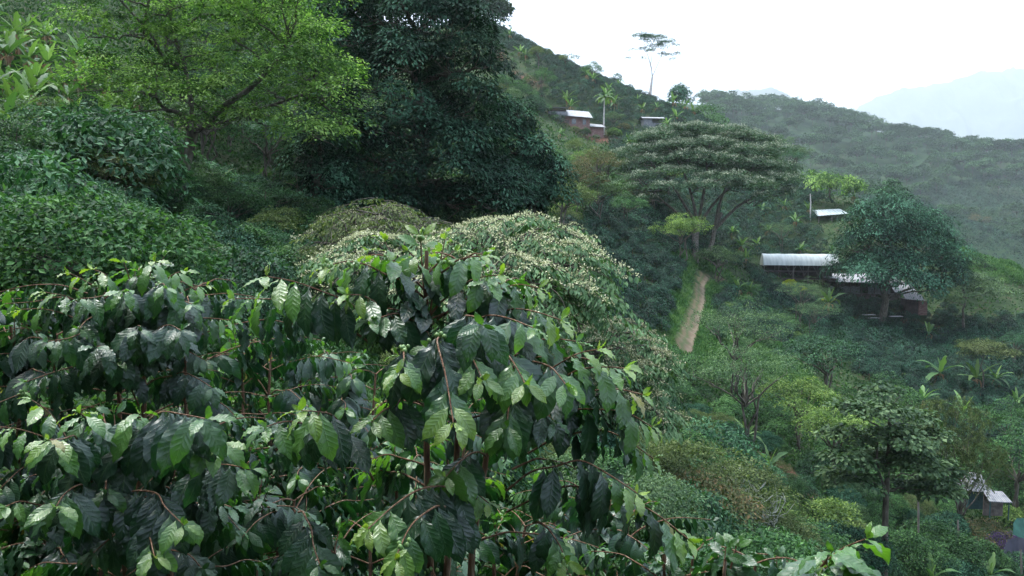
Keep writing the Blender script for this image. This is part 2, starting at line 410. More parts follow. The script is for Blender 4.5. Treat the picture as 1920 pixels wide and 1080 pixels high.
# second spur across the valley
HS = 1.9   # the spur lies about a kilometre away
hp = []; hz = []
for px, py, Y in [(1150, 300, 300), (1300, 330, 330), (1250, 250, 420), (1330, 222, 470), (1400, 205, 560), (1500, 212, 570), (1580, 228, 560), (1650, 250, 540), (1740, 268, 520), (1830, 285, 500), (1920, 300, 480), (2100, 340, 450),
                  (1450, 290, 430), (1550, 300, 440), (1650, 340, 410), (1750, 355, 395), (1850, 345, 400), (1920, 345, 400), (2100, 400, 370),
                  (1500, 380, 340), (1620, 420, 330), (1720, 420, 325), (1820, 435, 315), (1920, 470, 300), (2100, 520, 290),
                  (1400, 420, 270), (1600, 480, 250), (1800, 520, 240), (1920, 560, 230), (2200, 620, 230)]:
    p = at(px, py, Y * HS); hp.append((p[0], Y * HS)); hz.append(p[2])
for x, Y, z in [(60, 700, 60), (200, 700, 40), (330, 700, 20), (450, 650, -10), (100, 230, -60), (60, 300, -10), (200, 1000, -20), (500, 1000, -40), (0, 1000, 0)]:
    hp.append((x * HS, Y * HS)); hz.append(z * HS)
hp = np.array(hp, float); hz = np.array(hz)
HF = tps_fit(hp / 190, hz, 1e-3)
def hillz(x, Y):
    x = np.atleast_1d(np.asarray(x, float)); Y = np.atleast_1d(np.asarray(Y, float))
    return tps_eval(HF, np.stack([x, Y], -1) / 190) + vnoise(x, Y, 34) * 3
nx, ny = 200, 170
X, Y = np.meshgrid(np.linspace(-40, 1180, nx), np.linspace(400, 1900, ny))
Z = hillz(X.ravel(), Y.ravel()).reshape(X.shape)
V, F = grid_mesh(np.stack([X, Y, Z], -1), ny, nx)
ppx, ppy, _ = proj(V)
bare = (inpoly(ppx, ppy, [(1850, 305), (1930, 300), (1940, 400), (1880, 400), (1850, 350)]) | inpoly(ppx, ppy, [(1500, 285), (1590, 290), (1590, 315), (1520, 315)])).astype(float)
mb = MB(); mb.add(V, F, bare * .3)
M['hill'] = groundmat('valley_fields', (0.012, 0.03, 0.014), (0.022, 0.048, 0.02), (0.035, 0.06, 0.025), [(0.04, 0.06, 0.022), (0.075, 0.08, 0.04)], .08)
tag(mb.obj('hill', M['hill'], smooth=True), 'forested spur across the valley', kind='structure')

# distant mountains: ridges with real depth
def mountain(name, crest, Y0, depth, base, amp, seed, label, col):
    r = np.random.default_rng(seed)
    cx = np.array([c[0] for c in crest]); cy_ = np.array([c[1] for c in crest])
    n = 260; px = np.linspace(cx[0], cx[-1], n); py = np.interp(px, cx, cy_)
    top = np.array([at(a, b, Y0) for a, b in zip(px, py)])
    rows = []
    for k, tt in enumerate(np.linspace(-1, 1, 40)):
        h = (1 - abs(tt)) ** 0.85
        z = base + (top[:, 2] - base) * h + (vnoise(top[:, 0], np.full(n, tt * depth), depth / 14) * amp * (0.3 + 3 * abs(tt) * (1 - abs(tt))))
        z += r.normal(size=n) * amp * 0.06
        rows.append(np.stack([top[:, 0], np.full(n, Y0 + tt * depth) + vnoise(top[:, 0], top[:, 0] * .3, depth / 5) * depth * .1, z], -1))
    V, F = grid_mesh(np.array(rows), 40, n)
    mb = MB(); mb.add(V, F)
    return tag(mb.obj(name, col, smooth=True), label, kind='structure')
M['far'] = groundmat('far_forest', (0.03, 0.055, 0.035), (0.045, 0.075, 0.045), (0.06, 0.09, 0.055), [(0.1, 0.1, 0.1), (0.1, 0.1, 0.1)], .02)
mountain('hills', [(1100, 300), (1250, 240), (1300, 195), (1340, 176), (1385, 161), (1440, 160), (1490, 176), (1530, 196), (1600, 260), (1700, 330), (1900, 430)], 5000, 1200, -140, 35, 3, 'hazy wooded hill behind the valley', M['far'])
mountain('mountains', [(1300, 420), (1400, 330), (1550, 232), (1640, 180), (1700, 160), (1780, 150), (1820, 132), (1850, 127), (1920, 130), (2100, 110), (2400, 120)], 6400, 1800, -140, 80, 5, 'tall mountain fading into cloud', M['far'])
mountain('mountains', [(700, 300), (950, 210), (1050, 190), (1150, 160), (1240, 142), (1300, 150), (1400, 185), (1560, 215), (1700, 230), (1900, 240), (2200, 260)], 19000, 1600, -140, 200, 9, 'faint mountain barely showing through cloud', M['far'])
# valley floor out to the mountains
mb = MB(); X, Y = np.meshgrid(np.linspace(-27000, 27000, 60), np.linspace(-60, 24500, 50)); Z = -75 + 0 * X
V, F = grid_mesh(np.stack([X, Y, Z], -1), 50, 60); mb.add(V, F, 0)
tag(mb.obj('terrain', M['far'], smooth=True), 'valley floor below the hills', kind='structure')
# haze
mb = MB(); box(mb, (-27100, -70, -142), (27100, 24600, 5600))
m, t, out = nmat('haze'); pv = t.nodes.new('ShaderNodeVolumePrincipled'); pv.inputs['Color'].default_value = (0.86, 0.95, 1.0, 1); pv.inputs['Density'].default_value = HAZE = 0.000115
pv.inputs['Anisotropy'].default_value = 0.2
t.links.new(pv.outputs[0], out.inputs['Volume'])
tag(mb.obj('haze', m), 'pale mist thickening towards the far mountains', kind='stuff')
# ---------------------------------------------------------------- leaf colours
M['dark_leaf'] = leafmat('dark_leaf', [(0.006, 0.028, 0.015), (0.018, 0.06, 0.033), (0.06, 0.145, 0.085)], .6, .2, .12)
M['bright_leaf'] = leafmat('bright_leaf', [(0.032, 0.088, 0.02), (0.088, 0.175, 0.042), (0.23, 0.34, 0.09)], .55, .25, .3, tcol=(1.1, 1.5, .7))
M['mid_leaf'] = leafmat('mid_leaf', [(0.01, 0.036, 0.014), (0.027, 0.08, 0.026), (0.075, 0.16, 0.05)], .52, .3, .25)
M['cool_leaf'] = leafmat('cool_leaf', [(0.008, 0.034, 0.016), (0.024, 0.076, 0.034), (0.07, 0.165, 0.075)], .5, .33, .22)
M['olive_leaf'] = leafmat('olive_leaf', [(0.03, 0.055, 0.018), (0.065, 0.1, 0.032), (0.14, 0.175, 0.07)], .55, .3, .3)
M['yellow_leaf'] = leafmat('yellow_leaf', [(0.04, 0.085, 0.025), (0.085, 0.15, 0.042), (0.18, 0.25, 0.07)], .55, .3, .35)
M['grey_leaf'] = leafmat('grey_leaf', [(0.02, 0.055, 0.024), (0.055, 0.11, 0.046), (0.13, 0.2, 0.09)], .5, .35, .25)
M['rain_leaf'] = leafmat('rain_leaf', [(0.02, 0.055, 0.026), (0.04, 0.095, 0.045), (0.09, 0.155, 0.075)], .55, .3, .2)
M['brown_leaf'] = leafmat('brown_leaf', [(0.06, 0.03, 0.015), (0.13, 0.06, 0.035), (0.2, 0.1, 0.06)], .7, .2, .2, tcol=(1, 1, 1))
M['rust_leaf'] = leafmat('rust_leaf', [(0.035, 0.06, 0.02), (0.07, 0.085, 0.035), (0.17, 0.11, 0.055)], .6, .3, .2)
M['purple'] = leafmat('purple_blossom', [(0.12, 0.08, 0.18), (0.24, 0.16, 0.34)], .6, .3, .3, tcol=(1, 1, 1))
M['lime'] = leafmat('lime_leaf', [(0.25, 0.3, 0.02), (0.45, 0.5, 0.04)], .6, .3, .3)
M['cream'] = leafmat('cream_blossom', [(0.22, 0.27, 0.12), (0.38, 0.41, 0.22), (0.52, 0.52, 0.34)], .6, .3, .3, tcol=(1, 1, 1))
M['spray_leaf'] = leafmat('spray_leaf', [(0.022, 0.065, 0.025), (0.05, 0.115, 0.045), (0.11, 0.19, 0.085)], .5, .4, .2)
M['pink_cream'] = leafmat('pale_blossom', [(0.12, 0.19, 0.11), (0.2, 0.26, 0.16), (0.34, 0.36, 0.26)], .6, .3, .3, tcol=(1, 1, 1))
M['coffee_far'] = leafmat('coffee_far', [(0.003, 0.014, 0.009), (0.009, 0.036, 0.02), (0.032, 0.1, 0.05)], .5, .35, .1, rnd=.25)
M['banana_leaf'] = leafmat('banana_leaf', [(0.03, 0.085, 0.03), (0.055, 0.125, 0.042), (0.13, 0.21, 0.065)], .45, .4, .3)
M['banana_dead'] = leafmat('banana_dead', [(0.13, 0.075, 0.04), (0.3, 0.2, 0.11)], .8, .2, .2, tcol=(1, 1, 1))
M['banana_stem'] = noisemat('banana_stem', [(0.1, 0.06, 0.03), (0.2, 0.2, 0.09), (0.3, 0.24, 0.13)], 4, stretch=(1, 1, .3))
M['forest_leaf'] = leafmat('forest_leaf', [(0.016, 0.045, 0.022), (0.032, 0.078, 0.034), (0.07, 0.13, 0.05)], .6, .2, .15, rnd=.35)
M['grass_leaf'] = leafmat('grass_leaf', [(0.025, 0.075, 0.024), (0.05, 0.125, 0.04), (0.11, 0.185, 0.065)], .6, .3, .3)
M['under_leaf'] = leafmat('under_leaf', [(0.01, 0.035, 0.012), (0.025, 0.07, 0.02), (0.06, 0.12, 0.035)], .55, .3, .25)

def blobs_px(lst, Y, R_=None, cx=None, depth=0.9, back=0.5, r_=rng):
    """(px, py, rx, ry[, dy]) pixels at distance Y -> ellipsoids of real size; extra ones fill the side away from the viewer"""
    out = []
    s = Y / FPX
    xs = [b[0] for b in lst]; mid = (min(xs) + max(xs)) / 2 if cx is None else cx; half = max(1, (max(xs) - min(xs)) / 2 + 30)
    for b in lst:
        px, py, rx, ry = b[:4]
        dy = b[4] if len(b) > 4 else None
        rho = min(1, abs(px - mid) / half)
        Rm = half * s * depth
        front = -math.sqrt(max(0, 1 - rho ** 2)) * Rm * .45 if dy is None else dy
        off = front + r_.normal() * .12 * Rm
        p = at(px, py, Y + off)
        out.append((*p, rx * s, rx * s * .9, ry * s))
        if r_.uniform() < back:
            p = at(px, py, Y - off * .9 + Rm * .2); p = p * (Y / p[1]) * np.array([1, 1, 1]); p[1] = Y - off * .9 + Rm * .2
            out.append((*p, rx * s, rx * s, ry * s))
    return out

def limbs(mb, roots, blobs, rad, n_sub=5, sub_r=None, r_=rng, sag=0.1, reach=.8):
    """limbs from the nearest fork point in roots to every blob, then twigs through the blob"""
    roots = np.asarray(roots, float)
    for b in blobs:
        b = np.asarray(b); c = b[:3] - np.array([0, 0, b[5] * .25])
        d = np.linalg.norm(roots - c, axis=1) + np.maximum(0, roots[:, 2] - c[2]) * 1.5
        p0 = roots[np.argmin(d)]; L = np.linalg.norm(c - p0)
        cv = curve(p0, c, (0, 0, L * sag), 8, .03, r_)
        rr = np.linspace(rad, rad * .3, 8); tube(mb, cv, rr, 6)
        for _ in range(n_sub):
            t0 = cv[r_.integers(4, 8)]; dr = unit(r_.normal(size=3) + np.array([0, 0, .3]))
            e = b[:3] + dr * b[3:] * reach
            tube(mb, curve(t0, e, r_.normal(size=3) * .08 * np.linalg.norm(e - t0), 5, .04, r_), np.linspace(rad * .3, rad * .06, 5), 4)

def plant(name, cat, label, base, parts, group=None):
    """parts: (name, MB, material[, smooth])"""
    e = empty(name, base, label, cat, group)
    for p in parts:
        if p[1].n: p[1].obj(p[0], p[2], e, origin=base, smooth=(p[3] if len(p) > 3 else False))
    return e

# ---------------------------------------------------------------- prototypes, built round their own base
def proto_shrub(name, cat, mat, h, wd, nblob, padr, k, L, Wd, r_, bark='bark', droop=.35, dome=.35, up=.6, trunk=True, mat2=None, tint_pad=.5, spread=.55, dens=1.0, tr=0.04, zlow=0.35, rsc=1.0, spr=1.0):
    bl = []
    for i in range(nblob):
        a = r_.uniform(0, 2 * np.pi); q = math.sqrt(r_.uniform(0, 1)) * .62 if i else 0
        zc = h * (zlow + (.8 - zlow) * (1 - q) * r_.uniform(.7, 1.1)); rr = wd * r_.uniform(.26, .42) * rsc
        bl.append((wd * .5 * q * math.cos(a) * 1.3 * spr, wd * .5 * q * math.sin(a) * 1.3 * spr, zc, rr, rr, rr * r_.uniform(.6, .85)))
    fo = MB(); st = MB()
    foliage(fo, bl, padr, k, L, Wd, dens, up=up, droop=droop, dome=dome, zmin=-.6, r_=r_, tint_pad=tint_pad, spread=spread)
    if trunk:
        for i in range(3): tube(st, curve((0, 0, -.4), (r_.normal() * .1 * wd, r_.normal() * .1 * wd, h * .5), (0, 0, 0), 5, .05, r_), np.linspace(tr, tr * .5, 5), 5)
        limbs(st, [(0, 0, h * .25), (0, 0, h * .4)], bl, tr * .6, 3, r_=r_)
    return plant(name, cat, None, (0, 0, 0), [('stems', st, M[bark], True), ('foliage', fo, mat)])

def leaf_strip(mb, p0, d, L, W, droop, r_, tint, seg=9, fold=.25, rag=.0, prof=None):
    """long arching blade with folded halves (banana, palm leaflet rows...)"""
    d = unit(d); t = np.linspace(0, 1, seg + 1)
    g = np.array([0, 0, -1.])
    pts = [np.asarray(p0, float)]; dd = d.copy()
    for i in range(seg):
        dd = unit(dd + g * droop / seg * (0.5 + t[i] * 1.2)); pts.append(pts[-1] + dd * L / seg)
    pts = np.array(pts); tg = unit(np.gradient(pts, axis=0))
    S = unit(np.cross(tg, np.array([0, 0, 1.]) + r_.normal(size=3) * .15)); Nn = np.cross(S, tg)
    w = (np.sin(np.pi * np.clip(t * .93 + .06, 0, 1)) ** .6 if prof is None else prof(t)) * W / 2
    w = w * (1 + rag * r_.normal(size=len(t)))
    w2 = w * (1 + rag * r_.normal(size=len(t)))
    a = pts + S * w[:, None] + Nn * w[:, None] * fold; b = pts - S * w2[:, None] + Nn * w2[:, None] * fold
    v = np.stack([a, pts, b], 1).reshape(-1, 3); i = np.arange(seg)[:, None] * 3
    f = np.concatenate([np.concatenate([i, i + 1, i + 4, i + 3], 1), np.concatenate([i + 1, i + 2, i + 5, i + 4], 1)])
    mb.add(v, f, tint)

def proto_banana(h, nl, r_, seg=8, dead=True):
    st = MB(); fo = MB(); de = MB()
    hs = h * .5; lean = r_.normal(size=2) * .08
    top = np.array([lean[0], lean[1], hs])
    tube(st, curve((0, 0, -.3), top, (0, 0, 0), 5), np.linspace(.13, .07, 5) * h / 3.2, 8)
    for i in range(nl):
        az = i * 2.4 + r_.normal() * .3; el = 1.25 - 1.15 * (i / nl) + r_.normal() * .1
        d = np.array([math.cos(az) * math.cos(el), math.sin(az) * math.cos(el), math.sin(el)])
        L = h * r_.uniform(.55, .72) * (1 - .25 * (i == 0)); W = L * r_.uniform(.17, .23)
        leaf_strip(fo, top + d * .1, d, L, W, r_.uniform(.9, 1.5) * (0.4 + i / nl), r_, np.clip(.8 - .5 * i / nl + r_.normal() * .15, 0, 1), seg + 3, .3, .16)
    if dead:
        for i in range(4):
            az = r_.uniform(0, 6.28); d = np.array([math.cos(az), math.sin(az), .1])
            leaf_strip(de, top - np.array([0, 0, .1]), d, hs * r_.uniform(.6, .95), .25, 5, r_, r_.uniform(0, 1), 6, .6, .3)
    return plant('banana_plant', 'banana plant', None, (0, 0, 0), [('stem', st, M['banana_stem'], True), ('leaves', fo, M['banana_leaf']), ('dead_leaves', de, M['banana_dead'])])

def proto_coffee_far(h, wd, nb, r_, L=.2):
    """nb: leaves per clump; rounded bush of drooping clumps"""
    fo = MB(); bl = [(0, 0, h * .55, wd * .36, wd * .36, h * .42)]
    for i in range(4): a = r_.uniform(0, 6.28); bl.append((wd * .26 * math.cos(a), wd * .26 * math.sin(a), h * r_.uniform(.3, .6), wd * .26, wd * .26, h * .26))
    foliage(fo, bl, L * 1.5, nb, L, .45, .8, up=.5, droop=.9, dome=.5, zmin=-.2, r_=r_, tint_pad=.6, spread=.3)
    return fo
# ================================================================ large trees
def tpath(lst, Y): return spline([at(a, b, Y + (c if len(q) > 2 else 0)) for q in lst for a, b, c in [(q + (0,))[:3]]], 6)

# -- bright green spreading tree, upper left
Y = 35; r_ = np.random.default_rng(11)
BT = [(165, 60, 60, 35), (205, 125, 60, 32), (150, 165, 42, 20), (275, 165, 62, 30), (240, 60, 60, 30), (250, 205, 50, 18), (330, 75, 40, 22, 1), (335, 180, 55, 26), (425, 185, 75, 38),
      (400, 120, 60, 28, 1.2), (500, 160, 75, 40), (560, 215, 70, 45), (610, 180, 50, 45), (640, 225, 30, 32), (575, 140, 60, 40), (500, 90, 75, 38), (590, 90, 50, 40), (430, 60, 70, 32), (540, 40, 60, 35),
      (460, 5, 90, 32), (340, 5, 90, 28), (230, -10, 90, 28), (560, -15, 60, 30), (590, 250, 55, 26), (500, 235, 60, 26), (430, 225, 60, 20), (640, 140, 25, 30), (390, 240, 45, 14), (300, 120, 45, 20, 1.5),
      (350, -60, 160, 40), (520, -60, 90, 40)]
bl = blobs_px(BT, Y, depth=.75, back=.35, r_=r_)
base = at(322, 412, Y)
tr = MB(); br = MB(); fo = MB()
base[2] = min(base[2], float(gz(base[0], Y)[0]) + .1)
t1 = tpath([(322, 415), (332, 360), (350, 290), (362, 245)], Y)
tube(tr, np.vstack([base - [0, 0, .8], t1]), np.linspace(.36, .24, len(t1) + 1), 12)
forks = []
for pl, r0 in [([(362, 245), (335, 212), (310, 205), (292, 178), (298, 160)], .11), ([(362, 245), (385, 235), (420, 200), (470, 165), (505, 130), (540, 95)], .17), ([(362, 245), (358, 190, .6), (345, 120, 1), (322, 50, 1.2), (318, -40, 1.2)], .12),
               ([(300, 100, 1), (290, 75, 1), (262, 40, .8), (225, 0, .5), (200, -30)], .07), ([(345, 130, 1), (310, 110, 1), (296, 92, 1), (270, 60), (275, 20), (285, -20)], .10), ([(420, 200), (480, 205), (545, 185), (590, 170)], .09), ([(340, 60, 1), (380, 20, 1), (400, -30, 1)], .07),
               ([(345, 215), (355, 250), (385, 240), (460, 215)], .06)]:
    p = tpath(pl, Y); tube(br, p, np.linspace(r0, r0 * .45, len(p)), 8); forks += list(p[3:])
limbs(br, forks, bl, .055, 6, r_=r_, sag=.05)
foliage(fo, bl, .85, 110, .155, .62, dens=.68, up=.85, droop=.5, dome=.3, r_=r_, zmin=-.2, tint_pad=.9, padvar=.5, spread=.3)
plant('spreading_tree', 'tree', 'bright yellow-green spreading tree with a forked dark trunk leaning on the upper left slope', base, [('trunk', tr, M['bark'], True), ('branches', br, M['bark'], True), ('crown', fo, M['bright_leaf'])])

# -- dark evergreen trees behind it
def dark_tree(lst, Y, base_px, seed, label, padr=1.1, mat='dark_leaf', k=120, L=.26, depth=.9, name='evergreen_tree', tr_r=.4, Wd=.42, dens=1.1, **kw):
    r_ = np.random.default_rng(seed)
    bl = blobs_px(lst, Y, depth=depth, back=.35, r_=r_)
    base = at(base_px[0], base_px[1], Y); base[2] = float(gz(base[0], Y)[0])
    tr = MB(); br = MB(); fo = MB()
    topz = max(b[2] for b in bl); cx = np.mean([b[0] for b in bl])
    tp = curve(base - [0, 0, .6], (cx * .6 + base[0] * .4, Y, base[2] + (topz - base[2]) * .85), (0, 0, 0), 9, .03, r_)
    tube(tr, tp, np.linspace(tr_r, tr_r * .25, 9), 10)
    limbs(br, tp[2:], bl, tr_r * .35, 5, r_=r_)
    foliage(fo, bl, padr, k, L, Wd, dens=dens, r_=r_, **{**dict(up=.6, droop=.65, dome=.55, zmin=-.25, tint_pad=.95, padvar=.5, spread=.3), **kw})
    return plant(name, 'tree', label, base, [('trunk', tr, M['bark'], True), ('branches', br, M['bark'], True), ('crown', fo, M[mat])])
dark_tree([(700, 30, 70, 55), (640, 70, 50, 60), (780, 45, 80, 60), (860, 50, 50, 45), (905, 115, 35, 50), (850, 130, 65, 50), (765, 120, 75, 50), (670, 150, 70, 60), (745, 200, 80, 45), (880, 195, 55, 50), (815, 205, 75, 40),
           (690, 240, 75, 45), (780, 265, 80, 38), (870, 265, 65, 42), (640, 285, 60, 42), (730, 310, 90, 36), (830, 325, 80, 36), (900, 335, 70, 40), (650, 345, 60, 40), (760, 370, 80, 34), (860, 385, 80, 34), (740, -30, 110, 50), (850, 5, 35, 30),
           (930, 385, 45, 40), (640, 20, 50, 60), (760, 80, 120, 90, 1.5), (850, 90, 60, 80, 1), (740, 200, 120, 90, 2), (800, 300, 120, 80, 2), (700, 330, 100, 80, 2)],
          46, (800, 440), 21, 'huge dark evergreen tree towering over the middle of the left slope')
dark_tree([(972, 216, 16, 16), (945, 225, 34, 36), (972, 250, 32, 28), (955, 280, 45, 34), (1005, 292, 32, 24), (985, 335, 50, 34), (1035, 325, 26, 22), (1030, 365, 36, 28), (965, 385, 55, 34)],
          52, (985, 430), 22, 'rounded dark evergreen tree at the right foot of the huge evergreen', padr=.8)
dark_tree([(575, 300, 35, 40), (600, 260, 35, 40), (555, 350, 40, 35), (610, 345, 45, 40), (590, 390, 50, 30), (650, 395, 45, 30)], 41, (590, 430), 23,
          'vine hung dark evergreen tree between the yellow-green tree and the huge evergreen', padr=.7, L=.2)
dark_tree([(500, 0, 60, 50), (560, 20, 50, 60), (590, -30, 60, 60), (610, 60, 30, 60)], 62, (560, 300), 24, 'tall dark tree behind the top of the yellow-green tree', padr=.9, mat='grey_leaf')
dark_tree([(310, 60, 38, 40), (290, 20, 40, 40), (345, 110, 30, 30)], 56, (310, 240), 25, 'grey green feathery tree seen through the branches of the yellow-green tree', padr=.8, mat='grey_leaf', L=.16)

# -- round dark tree over the farm, far right
dark_tree([(1680, 400, 45, 28), (1630, 425, 45, 28), (1735, 425, 45, 30), (1615, 465, 36, 28), (1660, 450, 55, 30), (1720, 460, 55, 32), (1770, 475, 38, 32), (1622, 500, 38, 26), (1680, 500, 55, 26), (1750, 510, 50, 32), (1645, 388, 25, 15), (1790, 520, 25, 25), (1700, 528, 60, 16), (1650, 512, 60, 14), (1755, 540, 35, 18)],
          128, (1655, 590), 31, 'round dark tree shading the farm buildings on the right slope', padr=1.7, k=70, L=.5, tr_r=.65, depth=.8, name='shade_tree', dens=1.15)
dark_tree([(1672, 350, 14, 10), (1660, 362, 14, 10), (1688, 364, 16, 11), (1674, 375, 24, 12)], 165, (1675, 400), 32, 'small layered dark tree showing above the round dark tree', padr=1.2, k=45, L=.5, tr_r=.3, mat='cool_leaf')
dark_tree([(1780, 530, 30, 12), (1830, 525, 35, 12), (1805, 545, 45, 16), (1850, 548, 32, 14), (1770, 560, 26, 14)], 128, (1810, 610), 33, 'flat topped olive tree beside the farm on the right slope', padr=1.3, k=60, L=.36, tr_r=.25, mat='grey_leaf', up=.9, dome=.2)
dark_tree([(1800, 500, 26, 16), (1835, 500, 26, 14), (1775, 490, 20, 16)], 140, (1810, 545), 34, 'spreading mid green tree on the slope right of the round dark tree', padr=1.2, k=60, L=.4, tr_r=.25, mat='mid_leaf')
dark_tree([(1830, 645, 25, 9), (1860, 650, 25, 10), (1845, 660, 35, 12), (1880, 662, 22, 10)], 96, (1850, 690), 35, 'low flat olive tree among bananas on the right edge', padr=.8, k=60, L=.26, tr_r=.16, mat='olive_leaf', up=.9, dome=.2)
dark_tree([(1540, 345, 26, 16), (1575, 345, 28, 14), (1600, 355, 18, 12), (1520, 335, 12, 12)], 178, (1560, 375), 36, 'bright green bushy tree behind the banana slope on the spur crest', padr=1.3, k=50, L=.55, tr_r=.3, mat='bright_leaf')
dark_tree([(1325, 215, 22, 16), (1345, 225, 18, 12), (1310, 228, 16, 12), (1330, 235, 25, 12)], 235, (1325, 250), 37, 'rounded green tree behind the top of the layered umbrella tree', padr=1.8, k=45, L=.7, tr_r=.3, mat='mid_leaf')
dark_tree([(1275, 172, 12, 12), (1285, 182, 11, 12), (1268, 184, 9, 9), (1290, 190, 8, 6)], 252, (1280, 205), 38, 'small dark rounded tree standing alone on the ridge line', padr=1.2, k=40, L=.6, tr_r=.25)

# -- layered umbrella tree in the middle distance
Y = 130; r_ = np.random.default_rng(41)
RT = [(1290, 246, 60, 7), (1350, 250, 60, 8), (1400, 262, 55, 9), (1240, 262, 55, 8), (1200, 285, 38, 8), (1265, 280, 60, 10), (1325, 275, 60, 10), (1440, 285, 45, 11), (1385, 290, 60, 11), (1180, 315, 28, 9), (1225, 305, 45, 9), (1290, 298, 55, 9),
      (1345, 305, 60, 12), (1410, 315, 50, 12), (1465, 315, 30, 12), (1485, 345, 24, 12), (1450, 345, 38, 14), (1215, 335, 35, 8), (1265, 325, 40, 8), (1190, 355, 18, 7), (1240, 355, 30, 8), (1400, 350, 45, 12), (1470, 365, 20, 9), (1350, 335, 45, 10), (1310, 350, 30, 7), (1215, 375, 16, 6), (1430, 375, 22, 8)]
bl = []
for px, py, rx, ry in RT:
    rho = abs(px - 1330) / 190; dy = -math.sqrt(max(0, 1 - rho ** 2)) * 13 * (py - 240) / 110 + 3
    p = at(px, py, Y + dy); s = Y / FPX; bl.append((*p, rx * s * .9, rx * s * .85, ry * s))
    if py < 320: p2 = at(px + r_.normal() * 20, py + 8, Y - dy * .7 + 6); bl.append((*p2, rx * s, rx * s, ry * s))
base = at(1302, 500, Y - 8); base[2] = float(gz(base[0], base[1])[0])
tr = MB(); br = MB(); fo = MB(); fl = MB()
t1 = np.vstack([base - [0, 0, 1], base, at(1303, 450, Y - 4), at(1308, 420, Y - 2)]); tube(tr, spline(t1, 4), np.linspace(.7, .5, 13), 10)
t2 = np.vstack([base - [.6, 0, 1], at(1330, 470, Y - 4), at(1340, 430, Y - 2), at(1352, 400, Y)]); tube(tr, spline(t2, 4), np.linspace(.45, .3, 13), 8)
fk = []
for pl in [[(1308, 425), (1290, 395), (1262, 350), (1235, 320)], [(1308, 425), (1300, 380), (1285, 330), (1270, 300)], [(1308, 425), (1318, 370), (1325, 320), (1322, 285)], [(1312, 420), (1340, 380), (1380, 340), (1420, 310)], [(1340, 430), (1380, 390), (1420, 365), (1460, 340)], [(1340, 430), (1350, 380), (1370, 330), (1380, 300)], [(1305, 440), (1270, 400), (1240, 375), (1215, 350)]]:
    p = tpath(pl, Y - 2); tube(br, p, np.linspace(.3, .12, len(p)), 6); fk += list(p[5:])
limbs(br, fk, bl, .12, 4, r_=r_, sag=.0)
foliage(fo, bl, 1.35, 80, .3, .5, dens=1.15, up=.92, droop=.45, dome=.34, zmin=-.15, r_=r_, tint_pad=.5, flower=fl, frac=.16, fsize=.22)
plant('umbrella_tree', 'tree', 'broad layered umbrella tree with pale tops standing above the dirt path', base, [('trunk', tr, M['bark'], True), ('branches', br, M['bark'], True), ('crown', fo, M['rain_leaf']), ('blossom', fl, M['pink_cream'])])

# -- cream flowering trees just below the coffee shrubs
def flower_tree(lst, Y, base_px, seed, label, frac, mat='cool_leaf', dens=1.2, flat=.9, L=.19, padr=.42, k=34, fs=.045):
    r_ = np.random.default_rng(seed); s = Y / FPX; bl = []
    for q in lst:
        px, py, rx, ry = q[:4]; dy = q[4] if len(q) > 4 else 0
        p = at(px, py, Y + dy); bl.append((*p, rx * s, rx * s * flat, ry * s))
    base = at(base_px[0], base_px[1], Y + 1); base[2] = float(gz(base[0], base[1])[0])
    tr = MB(); br = MB(); fo = MB(); fl = MB()
    cz = min(b[2] for b in bl); fk = np.array([base[0], base[1], base[2] + max(.8, (cz - base[2]) * .5)])
    tube(tr, curve(base - [0, 0, .4], fk, (.1, 0, 0), 6, .03, r_), np.linspace(.22, .16, 6), 10)
    limbs(br, [fk], bl, .09, 6, r_=r_, sag=.12)
    foliage(fo, bl, padr, k, L, .42, dens=dens, up=.75, droop=1.15, dome=.45, zmin=-.25, r_=r_, tint_pad=.6, flower=fl, frac=frac, fsize=fs, spread=.28)
    return plant('flowering_tree', 'tree', label, base, [('trunk', tr, M['bark'], True), ('branches', br, M['bark'], True), ('crown', fo, M[mat]), ('blossom', fl, M['cream'])])
